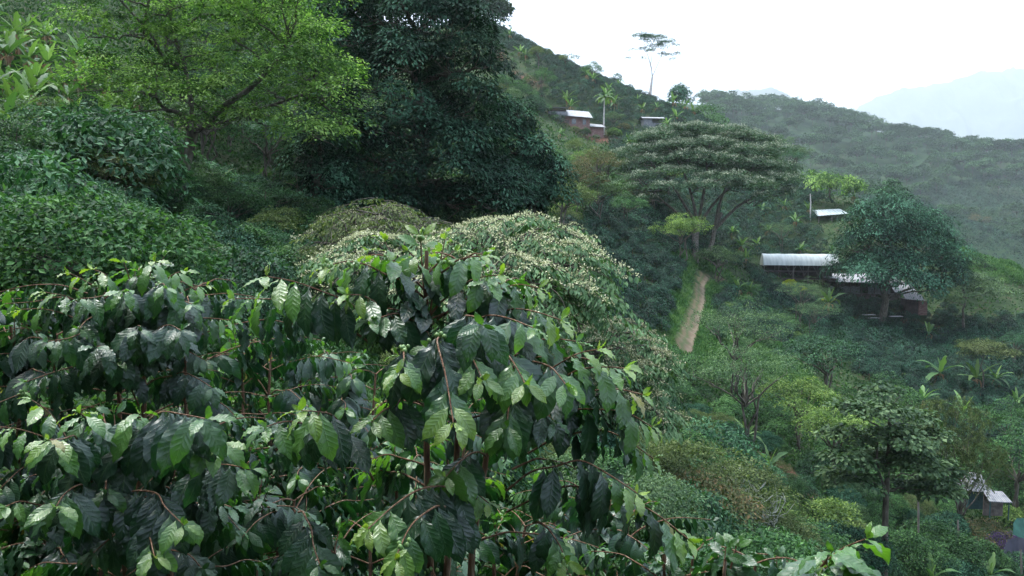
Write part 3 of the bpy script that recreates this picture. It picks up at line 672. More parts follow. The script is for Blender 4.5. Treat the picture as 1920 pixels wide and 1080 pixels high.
def spray_tree(domes, base_px, Yb, seed, label, dens=1.0, pf=.6, L=.17, mat='spray_leaf'):
    """canopy of arching sprays laid over shallow domes; domes: (px, py_top, Y, rx, ry, drop, layers)"""
    r_ = np.random.default_rng(seed); base = at(base_px[0], base_px[1], Yb); base[2] = float(gz(base[0], base[1])[0])
    tr = MB(); br = MB(); fo = MB(); fl = MB(); P = []; D = []; Nn = []; T = []; FP = []; FN = []
    fk = None; cs = [at(d[0], d[1], d[2]) for d in domes]; zmin = min(c[2] - d[5] for c, d in zip(cs, domes))
    fk = np.array([base[0], base[1], base[2] + max(.8, (zmin - base[2]) * .55)])
    tube(tr, curve(base - [0, 0, .4], fk, (.1, 0, 0), 6, .03, r_), np.linspace(.22, .16, 6), 10)
    for c, d in zip(cs, domes):
        rx, ry, dr = d[3:6]; hub = c - [0, 0, dr * .75]
        tube(br, curve(fk, hub, (0, 0, .2), 8, .03, r_), np.linspace(.09, .05, 8), 7)
        n = int(dens * 17 * rx * ry)
        for i in range(n):
            a = r_.uniform(0, 6.283); q = math.sqrt(r_.uniform(.0, 1)) * .92; lay = r_.choice([0, 0, .22, .45, .8]) * r_.uniform(.8, 1.2)
            x, y = rx * q * math.cos(a), ry * q * math.sin(a); h = 1 - (1 - q * q) ** .5 if q < .98 else 1
            p = c + np.array([x, y, -dr * (q ** 2.2) - lay + .12 * math.sin(x * 2.3 + c[0]) * math.cos(y * 2.9) ])
            out = unit(np.array([x, y, 0]) + r_.normal(size=3) * [.45, .45, 0] * rx); Ls = r_.uniform(.55, 1.15) * (1 if rx > 1 else .7)
            e = p + out * Ls - np.array([0, 0, 1.]) * Ls * (.12 + .75 * q) * r_.uniform(.6, 1.2); cv = curve(p, e, (0, 0, Ls * .16), 9, .02, r_)
            if r_.uniform() < .35: tube(br, curve(hub, p, (0, 0, .1), 6, .04, r_), np.linspace(.035, .012, 6), 5)
            tube(br, cv[::2], np.linspace(.012, .004, 5), 4)
            tg = unit(np.gradient(cv, axis=0)); ti = r_.uniform(.2, .8)
            for j in range(9):
                side = unit(np.cross(tg[j], [0, 0, 1.]))
                for m in range(7):
                    sg = -1 if m % 2 else 1; w = r_.uniform(0, .26) * (1.1 - .5 * j / 8)
                    P.append(cv[j] + side * sg * w - np.array([0, 0, 1.]) * w * .55 + r_.normal(size=3) * .025); D.append(side * sg * .8 + tg[j] * .5 - np.array([0, 0, 1.]) * r_.uniform(.5, 1.2) + r_.normal(size=3) * .2)
                    Nn.append(np.array([0, 0, 1.]) + side * sg * .7 + tg[j] * .3 + r_.normal(size=3) * .15); T.append(ti + r_.normal() * .14)
                if lay < .3 and r_.uniform() < pf * 1.5: FP.append(cv[j] + side * r_.normal() * .07 + np.array([0, 0, .035])); FN.append([0, 0, 1.])
    P = np.array(P); Ln = L * r_.uniform(.6, 1.15, len(P)); quads(fo, P, np.array(D), np.array(Nn), Ln, Ln * .42, np.clip(T, 0, 1), .15)
    FP = np.array(FP)
    for _ in range(12):
        m = len(FP); quads(fl, FP + r_.normal(size=(m, 3)) * [.06, .06, .025], r_.normal(size=(m, 3)) + [0, 0, .7], r_.normal(size=(m, 3)) * .6 + [0, 0, 1], .055, .04, r_.uniform(0, 1, m), .1)
    return plant('flowering_tree', 'tree', label, base, [('trunk', tr, M['bark'], True), ('branches', br, M['bark'], True), ('crown', fo, M[mat]), ('blossom', fl, M['cream'])])
spray_tree([(955, 407, 21, 2.5, 2.4, 1.0), (735, 440, 20, 1.75, 1.6, .7), (1055, 462, 19.4, 1.1, 1.2, .6), (890, 474, 18.4, 2.3, 1.3, .9), (985, 500, 18, 1.4, 1.0, .7), (660, 470, 19, .9, 1, .5)], (900, 760), 20, 51, 'cream flowering umbrella tree behind the tallest coffee shrub', 1.5, .6)
spray_tree([(710, 378, 24, 1.5, 1.5, .6), (790, 400, 24, 1.3, 1.3, .6), (650, 402, 23.5, 1.0, 1.1, .6), (740, 415, 22.5, 1.6, 1.1, .7), (610, 430, 23, .7, .9, .6)], (700, 700), 24, 52, 'olive green domed tree left behind the cream flowering tree', 2.0, .05, L=.11, mat='olive_leaf')
spray_tree([(1085, 580, 23.5, .8, 1.0, .5), (1160, 598, 23, 1.2, 1.1, .6), (1215, 632, 22, .8, .9, .5), (1120, 630, 21.5, 1.1, 1.1, .6), (1185, 672, 20.8, 1.1, 1, .8), (1130, 700, 20, 1.0, .9, .8), (1215, 725, 20, .7, .8, .7)], (1140, 900), 22, 53,
           'cream flowering tree reaching towards the lower end of the dirt path', 1.6, .42)

# -- tall pale trunk tree on the ridge
Y = 262; r_ = np.random.default_rng(61); s = Y / FPX
tr = MB(); br = MB(); fo = MB()
base = at(1218, 188, Y); base[2] = min(base[2], float(gz(base[0], Y)[0]))
tube(tr, np.vstack([base - [0, 0, 1], tpath([(1218, 184), (1221, 160), (1223, 144)], Y)]), np.linspace(.55, .3, 14), 8)
fk = []
for pl, r0 in [([(1223, 144), (1221, 125), (1216, 108), (1210, 90)], .22), ([(1223, 144), (1230, 128), (1237, 112), (1240, 100)], .18), ([(1221, 118), (1222, 105), (1226, 96)], .14), ([(1221, 130), (1217, 115)], .1)]:
    p = tpath(pl, Y); tube(tr, p, np.linspace(r0, r0 * .45, len(p)), 6); fk += list(p)
bl = [(*at(a, b, Y + r_.normal() * 3), c * s, c * s * 1.1, d * s) for a, b, c, d in [(1203, 66, 13, 4), (1213, 70, 13, 5), (1225, 68, 13, 3), (1237, 71, 12, 4), (1247, 79, 8, 3), (1256, 77, 8, 2.5), (1264, 85, 6, 4), (1230, 86, 12, 3), (1241, 87, 10, 3), (1221, 95, 9, 4), (1205, 91, 7, 3), (1241, 101, 6, 2.5),
                                                                             (1254, 103, 7, 3), (1269, 101, 6, 2.5), (1262, 110, 4, 1.5), (1185, 93, 4, 1.2), (1203, 108, 5, 2), (1177, 109, 4, 1.2), (1212, 76, 9, 3), (1235, 78, 8, 3)]]
limbs(br, fk, bl, .07, 3, r_=r_, sag=.02)
foliage(fo, bl, .9, 26, .42, .5, dens=.85, up=.85, dome=.2, zmin=-.3, r_=r_)
plant('ridge_tree', 'tree', 'tall slender tree with a pale forked trunk standing on the ridge line', base, [('trunk', tr, M['bark_pale'], True), ('branches', br, M['bark_pale'], True), ('crown', fo, M['cool_leaf'])])
for i, (px, top, bs, YY, bb, lb) in enumerate([(1078, 101, 132, 258, [(1073, 104, 5, 2.5), (1080, 106, 6, 2.5), (1088, 108, 4, 2)], 'thin tree with a small flat crown left of the tall ridge tree'),
                                      (1117, 118, 150, 258, [(1108, 128, 3, 2), (1116, 119, 4, 2), (1120, 130, 3, 3), (1124, 133, 3, 2)], 'sparse thin sapling on the ridge line above the palms'),
                                      (1155, 142, 168, 255, [(1150, 150, 6, 4), (1157, 143, 6, 5), (1162, 152, 6, 5), (1147, 158, 5, 4)], 'feathery grey tree on the ridge line left of the tall ridge tree'),
                                      (945, 10, 52, 272, [(938, 28, 5, 3), (946, 16, 5, 3), (955, 14, 4, 3), (956, 38, 4, 2), (950, 28, 4, 3)], 'sparse thin tree right of the wood on the hilltop')]):
    r_ = np.random.default_rng(70 + i); s = YY / FPX; tr = MB(); fo = MB(); base = at(px, bs, YY); base[2] = min(base[2], float(gz(base[0], YY)[0]))
    t1 = np.vstack([base - [0, 0, 1], at(px, (top + bs) / 2, YY), at(px - 1, top + 4, YY)]); tube(tr, spline(t1, 4), np.linspace(.14, .06, 9), 5)
    bl = [(*at(a, b, YY), c * s, c * s, d * s) for a, b, c, d in bb]; limbs(tr, [t1[1], t1[2]], bl, .05, 3, r_=r_); foliage(fo, bl, .7, 14, .42, .5, dens=.8 if i != 2 else 1.5, r_=r_)
    plant('thin_tree', 'tree', lb, base, [('trunk', tr, M['bark_pale'], True), ('crown', fo, M['cool_leaf'])])

# -- broad leaved tree, lower right
Y = 40; r_ = np.random.default_rng(81); s = Y / FPX
bl = [(*at(a, b, Y + e), c * s, c * s, d * s) for a, b, c, d, e in [(1645, 735, 22, 12, 0), (1600, 765, 30, 12, -1), (1660, 775, 35, 14, -1), (1715, 785, 30, 14, .5), (1740, 820, 35, 16, 0), (1690, 820, 40, 16, -1.2), (1630, 820, 35, 14, .5), (1575, 810, 28, 12, 0),
      (1590, 860, 36, 16, -1), (1655, 865, 42, 16, .8), (1725, 865, 42, 18, -1), (1768, 880, 28, 16, .4), (1750, 915, 38, 16, -.4), (1700, 910, 36, 12, 1), (1570, 890, 26, 12, .5), (1610, 905, 30, 12, -.6), (1775, 925, 20, 12, .4)]]
base = at(1662, 1010, Y); base[2] = float(gz(base[0], Y)[0]); tr = MB(); br = MB(); fo = MB()
t1 = np.vstack([base - [0, 0, .5], base, tpath([(1660, 960), (1664, 880), (1668, 800), (1662, 750)], Y)]); tube(tr, t1, np.linspace(.17, .05, len(t1)), 9)
t2 = tpath([(1664, 930), (1645, 870), (1648, 800)], Y); tube(tr, t2, np.linspace(.09, .04, len(t2)), 7)
limbs(br, list(t1[5:]) + list(t2[4:]), bl, .05, 5, r_=r_, sag=.02)
foliage(fo, bl, .55, 26, .27, .75, dens=1.4, up=.85, droop=.55, dome=.25, r_=r_, tint_pad=.5, spread=.35)
plant('broadleaf_tree', 'tree', 'slender dark trunked tree with large hanging grey green leaves in the lower right', base, [('trunk', tr, M['bark'], True), ('branches', br, M['bark'], True), ('crown', fo, M['grey_leaf'])])

# -- weeping olive tree, right edge
def weeping(lst, Y, base_px, seed, label, mat='olive_leaf', L=.16, n=900, hang=1.0):
    r_ = np.random.default_rng(seed); s = Y / FPX
    bl = [(*at(a, b, Y + e), c * s, c * s, d * s) for a, b, c, d, e in lst]
    base = at(base_px[0], base_px[1], Y); base[2] = float(gz(base[0], Y)[0]); tr = MB(); br = MB(); fo = MB()
    fk = base + [0, 0, 1.5]; tube(tr, curve(base - [0, 0, .5], fk, (0, 0, 0), 5), np.linspace(.2, .14, 5), 8)
    limbs(br, [fk], bl, .06, 4, r_=r_)
    c, nn = blob_pads(bl, .3, 1.2, -.5, .2, r_)
    c = c[r_.permutation(len(c))[:n]]
    m = 34; idx = np.repeat(np.arange(len(c)), m); tt = np.tile(np.linspace(0, 1, m), len(c)); ln = r_.uniform(.5, 1.4, len(c))[idx] * hang
    out = unit(nn * [1, 1, 0] + r_.normal(size=nn.shape) * .2)[idx]
    P = c[idx] + out * (tt * .45 * ln)[:, None] + np.array([0, 0, 1.]) * (ln * (.25 * tt - .95 * tt ** 2))[:, None] + r_.normal(size=(len(idx), 3)) * .04
    D = r_.normal(size=P.shape) * .5 + out * .4 - np.array([0, 0, 1.]) * (.3 + tt[:, None])
    quads(fo, P, D, r_.normal(size=P.shape) + [0, 0, 1], L * r_.uniform(.6, 1.2, len(P)), L * .26, np.clip(.5 + r_.uniform(-.4, .4, len(c))[idx] + r_.normal(size=len(P)) * .12, 0, 1))
    return plant('weeping_tree', 'tree', label, base, [('trunk', tr, M['bark'], True), ('branches', br, M['bark'], True), ('crown', fo, M[mat])])
weeping([(1745, 770, 30, 22, 0), (1790, 765, 38, 24, 0), (1825, 785, 30, 24, 0), (1760, 815, 35, 28, -.5), (1810, 825, 40, 28, -.6), (1850, 850, 34, 24, 0), (1870, 875, 24, 20, 0), (1815, 870, 36, 24, -.6), (1780, 860, 30, 24, -.3), (1828, 902, 24, 14, -1.5), (1800, 905, 24, 16, 0)], 54, (1800, 950), 83,
        'drooping olive brown tree with fine hanging twigs near the right edge', n=620)
# ================================================================ middle distance: plantation, shrubs, bananas, woods
taken = []     # (x, Y, r) kept clear
def clear(px, Y, r): g = ground_at(px, Y); taken.append((g[0], Y, r))
for a, Y_, r in [(1085, 200, 9), (1108, 196, 5), (1225, 213, 4.5), (1497, 139, 8), (1470, 139, 5), (1525, 139, 5), (1558, 172, 4.5), (1558, 165, 4), (1556, 158, 3), (1585, 140, 3.5), (1620, 140, 4.5), (1665, 140, 4.5), (1695, 139, 4), (1710, 134, 3.5), (1735, 134, 3), (1838, 58, 2.2), (1880, 56, 2), (1560, 139, 3)]: clear(a, Y_, r)
TK = np.array(taken)
def free(x, Y, extra=0):
    d = ((x[:, None] - TK[None, :, 0]) ** 2 + (Y[:, None] - TK[None, :, 1]) ** 2) ** .5
    return (d > TK[None, :, 2] + extra).all(1)
def gpoints(px0, px1, Y0, Y1, sp, poly, r_, growsp=0.0, zoff=0.0, jit=.32):
    """jittered grid on the ground, kept where the ground point falls in the drawn region"""
    x0 = (px0 - 960) / FPX * Y1 if px0 < 960 else (px0 - 960) / FPX * Y0; x1 = (px1 - 960) / FPX * (Y1 if px1 > 960 else Y0)
    xs = np.arange(x0, x1 + sp, sp); ys = np.arange(Y0, Y1, sp)
    X, Yg = np.meshgrid(xs, ys); X = X + (np.arange(len(ys)) % 2)[:, None] * sp * .5
    X = (X + r_.normal(size=X.shape) * sp * jit * .6).ravel(); Yg = (Yg + r_.normal(size=Yg.shape) * sp * jit * .6).ravel()
    Z = gz(X, Yg); a, b, _ = proj(np.stack([X, Yg, Z + zoff], -1))
    ok = (a > px0) & (a < px1)
    if poly is not None:
        k = np.zeros(len(X), bool)
        for p in (poly if isinstance(poly[0][0], (tuple, list)) else [poly]): k |= inpoly(a, b, p)
        ok &= k
    ok &= (dist_path(X, Yg) > 2.1)
    ok &= free(X, Yg)
    ok &= soil_mask(X, Yg) < .4
    return np.stack([X, Yg, Z], -1)[ok]
def merged(name, tmpl, P, r_, mat, label, smin=.8, smax=1.2, tint_v=.12, kind='stuff'):
    """many small copies of template leaf meshes as one mesh"""
    mb = MB(); pick = r_.integers(0, len(tmpl), len(P))
    for i, T in enumerate(tmpl):
        v, f, t, l = T.data(); Q = P[pick == i]; n = len(Q)
        if not n: continue
        a = r_.uniform(0, 2 * np.pi, n); s = r_.uniform(smin, smax, n)
        c, sn = np.cos(a)[:, None] * s[:, None], np.sin(a)[:, None] * s[:, None]
        X = Q[:, :1] + c * v[None, :, 0] - sn * v[None, :, 1]; Yv = Q[:, 1:2] + sn * v[None, :, 0] + c * v[None, :, 1]; Z = Q[:, 2:3] + s[:, None] * v[None, :, 2]
        ff = (f[None] + (np.arange(n) * len(v))[:, None, None]).reshape(-1, 4)
        tt = np.clip(t[None] + r_.normal(size=(n, 1)) * tint_v, 0, 1).ravel()
        mb.add(np.stack([X, Yv, Z], -1).reshape(-1, 3), ff, tt)
    o = mb.obj(name, mat)
    return tag(o, label, kind=kind)

r_ = np.random.default_rng(101)
# landmarks for telling look-alikes apart, in picture position
LMK = [('the forked trunk', 335, 350), ('the reddish dead bush', 250, 235), ('the domed coffee shrub', 250, 520), ('the vine hung evergreen', 590, 360), ('the huge evergreen', 790, 330), ('the olive green dome', 700, 420), ('the cream blossom', 960, 450),
       ('the left banana grove', 60, 130), ('the brick house', 1080, 235), ('the tall palm', 1132, 215), ('the umbrella tree', 1320, 330), ('the head of the dirt path', 1315, 520), ('the foot of the dirt path', 1280, 650), ('the plastic tunnel', 1495, 495),
       ('the farmhouse', 1610, 540), ('the round dark tree', 1690, 470), ('the lichen whitened twigs', 1385, 940), ('the red earth bank', 1468, 860), ('the slender dark trunked tree', 1660, 850), ('the drooping olive tree', 1800, 820), ('the teal hut', 1838, 915),
       ('the tall banana', 1828, 640), ('the lone spiky banana', 1730, 690), ('the feathery spreading tree', 1375, 670), ('the flowering tree by the path', 1170, 660), ('the white sheet roof', 1558, 402), ('the tall ridge tree', 1220, 150)]
seen_lb = {}
def where(what, p):
    a, b, _ = proj(np.asarray(p, float) + [0, 0, .8]); q = min(LMK, key=lambda l: (l[1] - a) ** 2 + ((l[2] - b) * 1.3) ** 2)
    dx, dy = float(a - q[1]), float(b - q[2])
    horiz = '' if abs(dx) < 18 else ('right' if dx > 0 else 'left'); vert = '' if abs(dy) < 14 else ('below' if dy > 0 else 'above')
    if horiz and vert: rel = f'{vert} and {horiz} of'
    elif horiz: rel = f'{horiz} of'
    elif vert: rel = 'just ' + vert
    else: rel = 'beside'
    dist = math.hypot(dx, dy); far = 'close ' if dist < 45 else ('well ' if dist > 110 else '')
    if rel.startswith('just') or rel == 'beside': far = ''
    s_ = f'{what} {far}{rel} {q[0]}'.replace('well ', ''); n_ = seen_lb.get(s_, 0); seen_lb[s_] = n_ + 1
    return s_ + ('' if n_ == 0 else ', farther up' if n_ == 1 else ', farthest up' if n_ == 2 else ', higher still')
PLANT = {
 'up': ([[(900, 40), (1010, 85), (1180, 165), (1290, 200), (1430, 250), (1440, 300), (1290, 275), (1180, 245), (1130, 262), (1040, 230), (940, 180)]], 130, 285, 2.3),
 'mid': ([[(1130, 250), (1300, 265), (1420, 300), (1560, 380), (1600, 470), (1440, 500), (1340, 500), (1300, 490), (1250, 430), (1190, 350)]], 95, 215, 2.2),
 'left': ([[(1060, 440), (1130, 380), (1200, 370), (1300, 450), (1300, 515), (1262, 630), (1200, 640), (1090, 600), (1040, 520)]], 50, 135, 2.0),
 'right': ([[(1390, 505), (1440, 505), (1560, 540), (1700, 590), (1930, 600), (1930, 900), (1820, 860), (1720, 760), (1640, 720), (1560, 680), (1500, 600), (1430, 560)]], 55, 150, 2.0),
}
coffee_pts = []
for k, (poly, Y0, Y1, sp) in PLANT.items():
    P = gpoints(900, 1960, Y0, Y1, sp, poly, r_)
    if k == 'up':   # clearings of bare earth and scrub inside the upper plantation
        a, b, _ = proj(P); P = P[~inpoly(a, b, [(935, 90), (1000, 110), (1040, 170), (1030, 190), (960, 190), (930, 130)]) | (r_.uniform(size=len(P)) < .25)]
    coffee_pts.append(P)
CP_ = np.concatenate(coffee_pts); sparse = gpoints(1300, 1520, 75, 125, 2.4, [(1325, 530), (1420, 545), (1500, 640), (1440, 660), (1330, 600)], r_)
CP_ = np.concatenate([CP_, sparse]); CP_ = CP_[np.argsort(CP_[:, 1])]
a, b, _ = proj(CP_); vis = (a > 985) & (a < 1935) & (b < 1000)
near = CP_[vis][:285]; key = set(map(tuple, near)); rest = np.array([p for p in CP_ if tuple(p) not in key])
cprot = []
for i in range(6):
    rr = np.random.default_rng(200 + i); h = rr.uniform(1.7, 2.1); fo = proto_coffee_far(h, h * rr.uniform(.95, 1.1), 18, rr, .17); st = MB()
    tube(st, [(0, 0, -.4), (0, 0, h * .5), (0.03, 0, h * .9)], [.035, .025, .01], 5)
    cprot.append(plant('coffee_shrub', 'coffee shrub', None, (0, 0, 0), [('stems', st, M['bark_red'], True), ('foliage', fo, M['coffee_far'])]))
for p in near:
    a_, b_, _ = proj(p)
    if a_ < 1320: lb, gr = 'dark green coffee shrub in the dense planting left of the dirt path', 'coffee shrubs left of the dirt path'
    elif p[1] < 125 and a_ < 1500 and b_ < 670: lb, gr = 'small coffee shrub on the grassy bank right of the dirt path', 'coffee shrubs on the grassy bank'
    else: lb, gr = 'dark coffee shrub in the shaded planting below the farm buildings', 'coffee shrubs below the farm'
    place(cprot[r_.integers(6)], p, r_.uniform(0, 6.28), r_.uniform(.8, 1.2), lb, gr)
tm = [proto_coffee_far(1.8, 2.1, 11, np.random.default_rng(300 + i), .27) for i in range(4)]
merged('coffee_plantation', tm, rest, r_, M['coffee_far'], 'dense rows of dark coffee shrubs covering the slopes')

# -- shrub kinds
def PS(seed, *a, **k): return proto_shrub(*a, r_=np.random.default_rng(seed), **k)
SH = {
 'green': [PS(i, 'shrub', 'shrub', M['mid_leaf'], 2.2, 2.6, 8, .4, 60, .12, .5) for i in (401, 402, 403)],
 'cool': [PS(i, 'shrub', 'shrub', M['cool_leaf'], 2.4, 2.8, 8, .45, 36, .18, .45, droop=.7) for i in (411, 412, 413)],
 'olive': [PS(i, 'shrub', 'shrub', M['olive_leaf'], 2.2, 2.6, 8, .4, 60, .09, .5, up=.8) for i in (421, 422)],
 'yellow': [PS(i, 'shrub', 'shrub', M['yellow_leaf'], 2.4, 2.4, 6, .5, 26, .2, .5, up=.8, droop=.5) for i in (431, 432)],
 'dark': [PS(i, 'shrub', 'shrub', M['dark_leaf'], 2.2, 2.6, 8, .4, 60, .12, .5) for i in (441, 442)],
 'rust': [PS(i, 'shrub', 'shrub', M['rust_leaf'], 2.0, 2.6, 6, .4, 34, .12, .5) for i in (451, 452)],
 'grey': [PS(i, 'shrub', 'shrub', M['grey_leaf'], 2.4, 2.6, 7, .42, 40, .12, .45) for i in (461, 462)],
}
def shrub_of(kind): L = SH[kind]; return L[int(r_.integers(len(L)))]
TR = {k: PS(500 + i, 'small_tree', 'tree', M[m], 6.0, 3.9, 9, .5, 46, .16, .5, up=.8, droop=.55, dome=.35, zlow=.5, tr=.1, dens=.8, rsc=.62, spr=1.55) for i, (k, m) in enumerate([('green', 'mid_leaf'), ('cool', 'cool_leaf'), ('olive', 'olive_leaf'), ('yellow', 'yellow_leaf'), ('rust', 'rust_leaf'), ('grey', 'grey_leaf'), ('bright', 'bright_leaf')])}
TR['feather'] = PS(520, 'small_tree', 'tree', M['grey_leaf'], 6.0, 4.4, 9, .55, 60, .09, .5, up=.9, droop=.3, dome=.2, zlow=.6, tr=.09, dens=.7, rsc=.7, spr=1.4)
BN = [proto_banana(3.6, n, np.random.default_rng(600 + i)) for i, n in enumerate((8, 9, 7, 10))]

def put(P, px, Y, sc, label, group=None, sink=0.0, rz=None):
    g = ground_at(px, Y); g[2] -= sink
    return place(P, g, r_.uniform(0, 6.28) if rz is None else rz, sc, label, group)

# -- named small trees of the middle distance: (kind, px, Y, scale, label)
for k, px, Y_, sc, lb in [
  ('yellow', 1275, 110, 1.25, 'small yellow-green tree with a bare pale trunk at the head of the dirt path'),
  ('yellow', 1255, 150, 1.3, 'flat yellowish tree under the left edge of the layered umbrella tree'),
  ('olive', 1085, 148, 1.05, 'olive tree on the slope just below the brick house'),
  ('yellow', 1105, 138, 1.05, 'pale yellow-green tree below the brick house, between olive and rusty crowns'),
  ('rust', 1120, 120, 1.05, 'rust tinged tree right of the dark evergreens'),
  ('olive', 1140, 128, 1.2, 'thin olive tree beside the dark coffee planting'),
  ('rust', 1080, 96, 1.05, 'rusty scrubby tree at the foot of the dark evergreens'),
  ('grey', 1120, 98, 1.1, 'greyish tree with drooping pale leaves above the cream blossom'),
  ('olive', 1055, 82, 1.0, 'bare limbed olive tree against the dark evergreens'),
  ('green', 1172, 108, .8, 'small leafy tree at the top of the planting left of the path'),
  ('feather', 1375, 66, 1.35, 'feathery spreading tree with dark limbs just below the dirt path'),
  ('feather', 1395, 52, 1.15, 'wispy grey green tree below the feathery spreading tree'),
  ('cool', 1550, 78, 1.35, 'full leafy green tree in front of the shaded coffee slope'),
  ('yellow', 1500, 60, .95, 'small yellow-green tree with drooping leaflets on the ravine slope'),
  ('green', 1660, 76, 1.05, 'rounded green tree at the foot of the shaded coffee slope'),
  ('bright', 1630, 66, .75, 'small lime green tree beside the rounded green tree'),
  ('yellow', 1560, 55, 1.0, 'loose yellow-green tree left of the slender dark trunked tree'),
  ('feather', 1500, 112, 1.1, 'flat crowned feathery tree left of the shaded coffee slope'),
  ('feather', 1525, 108, .9, 'leaning feathery tree below the white plastic tunnel'),
  ('feather', 1465, 152, 1.2, 'bare looking feathery tree between the umbrella tree and the plastic tunnel'),
  ('olive', 1225, 128, .9, 'low olive tree beneath the umbrella tree'),
  ('grey', 1345, 118, 1.0, 'dark shadowed small tree beside the foot of the umbrella tree'),
  ('green', 1015, 205, 1.3, 'small green tree left of the brick house'),
  ('olive', 1010, 225, 1.3, 'pale olive tree above and left of the brick house'),
  ('grey', 1150, 205, 1.0, 'grey leafless looking tree right of the brick house'),
  ('rust', 1170, 202, .7, 'brownish bush tree beside the tall pale palm'),
  ('green', 1112, 240, 1.2, 'dark rounded tree on the upper plantation'),
  ('olive', 1060, 240, .9, 'pale scrubby tree in the upper plantation'),
  ('grey', 1460, 215, 1.3, 'thin grey tree on the crest right of the umbrella tree'),
  ('grey', 1490, 214, 1.5, 'taller thin grey tree on the crest right of the umbrella tree'),
  ('cool', 1485, 200, 1.2, 'layered blue green tree on the crest right of the umbrella tree'),
  ('olive', 1700, 168, .9, 'olive tree behind the round dark tree'),
  ('green', 1890, 74, 1.0, 'bushy tree at the right edge below the bananas'),
  ('green', 1905, 60, 1.1, 'leafy tree on the right edge beside the drooping olive brown tree'),
  ('cool', 1900, 112, .9, 'green tree on the right edge above the bananas'),
 ]: put(TR[k], px, Y_, sc * (1.22 if Y_ < 125 else 1.0), lb)

# -- hand placed shrubs near the ravine
for k, px, Y_, sc, lb in [
  ('olive', 1300, 24, 1.25, 'olive brown twiggy bush below the cream flowering tree'), ('olive', 1370, 26, 1.35, 'large olive bush with pale lichen covered twigs'), ('rust', 1290, 20, .9, 'small rusty bush just above the near coffee leaves'),
  ('olive', 1430, 25, 1.0, 'olive bush above the near coffee twig'), ('green', 1500, 31, 1.2, 'bright leafy bush right of the lichen covered bush'), ('green', 1545, 33, 1.0, 'lower leafy bush right of the lichen covered bush'),
  ('green', 1290, 36, 1.1, 'leafy bush beneath the cream blossom, left of the ravine'), ('cool', 1340, 40, 1.3, 'grey green bush above the lichen covered bush'), ('cool', 1400, 44, 1.1, 'cool green bush left of the red earth bank'),
  ('yellow', 1570, 45, 1.1, 'bush with yellow flowers right of the red earth bank'), ('dark', 1590, 40, 1.2, 'dark bush under the yellow flowered bush'), ('green', 1700, 44, 1.2, 'green bush at the foot of the slender dark trunked tree'),
  ('green', 1750, 46, 1.3, 'leafy bush right of the slender dark trunked tree'), ('dark', 1780, 52, 1.1, 'dark rounded bush left of the tin roofed shed'), ('rust', 1850, 52, 1.2, 'reddish green bush in front of the tin roofed shed'),
  ('green', 1840, 48, 1.0, 'rounded green bush above the banana by the tarpaulin'), ('dark', 1790, 44, .9, 'dark bush beside the lower bananas'), ('green', 1900, 64, 1.3, 'bush behind the tin roofed shed')]:
    put(shrub_of(k), px, Y_, sc, lb)

# -- bananas
ban = [(1050, 172, .75), (1390, 142, 1.1), (1398, 138, 1.0), (1372, 150, .8), (1500, 152, .9), (1440, 160, .9), (1560, 150, 1.0), (1570, 146, 1.1), (1515, 170, 1.0), (1602, 160, .9), (1490, 165, 1.0),
       (1470, 172, .9), (1530, 184, .9), (1600, 178, .9), (1620, 170, .8), (1420, 150, .8), (1405, 118, .9), (1385, 116, .8), (1430, 170, .9), (1455, 182, .8)]
for px, Y_, sc in ban: put(BN[r_.integers(4)], px, Y_, sc, 'banana plant on the slope between the umbrella tree and the farm', 'bananas between the umbrella tree and the farm')
for px, Y_, sc, lb in [(1553, 124, 1.35, 'large vivid banana clump in front of the farm buildings'), (1762, 96, 1.25, 'banana with dry hanging leaves right of the shaded coffee slope'), (1828, 98, 1.3, 'tall banana near the right edge, above the low flat olive tree'),
                       (1866, 100, 1.0, 'banana rightmost of the group above the low flat olive tree'), (1730, 86, .95, 'lone spiky banana in the dark coffee slope'), (1805, 84, 1.15, 'banana with an upright leaf below the low flat olive tree'), (1830, 82, .9, 'banana with a yellow dead leaf near the right edge'),
                       (1740, 122, 1.0, 'dark bushy banana beside the farm wall'), (1905, 92, .9, 'banana cut by the right edge of the slope'), (1855, 46, .62, 'banana with long raised leaves above the bottom right corner'), (1745, 42, .62, 'banana with upright pale leaves at the bottom right'),
                       (1600, 36, .42, 'small banana in the dark hollow behind the coffee twig'), (1440, 47, .7, 'banana beside the red earth bank'), (1400, 53, .6, 'young banana left of the red earth bank'), (1650, 34, .42, 'banana half hidden behind the coffee twig')]:
    put(BN[r_.integers(4)], px, Y_, sc, lb)
for px, Y_, sc in [(1100, 238, 1.2), (1112, 236, 1.2), (1136, 225, 1.2), (1146, 222, 1.3), (1152, 219, 1.2), (1140, 232, 1.1), (1205, 222, 1.0), (1232, 226, .9), (1062, 208, 1.3), (1070, 206, 1.2), (975, 230, 1.1), (985, 228, 1.1), (1250, 208, 1.2), (1268, 215, 1.2), (1262, 235, 1.4), (1285, 235, 1.3), (1300, 230, 1.2), (1180, 185, 1.2), (1190, 182, 1.3), (1160, 250, .9), (1196, 232, .8), (1275, 245, 1.2), (955, 245, 1.1), (1022, 222, .9)]:
    put(BN[r_.integers(4)], px, Y_, sc, 'banana plant among the coffee of the upper slope', 'bananas on the upper slope')
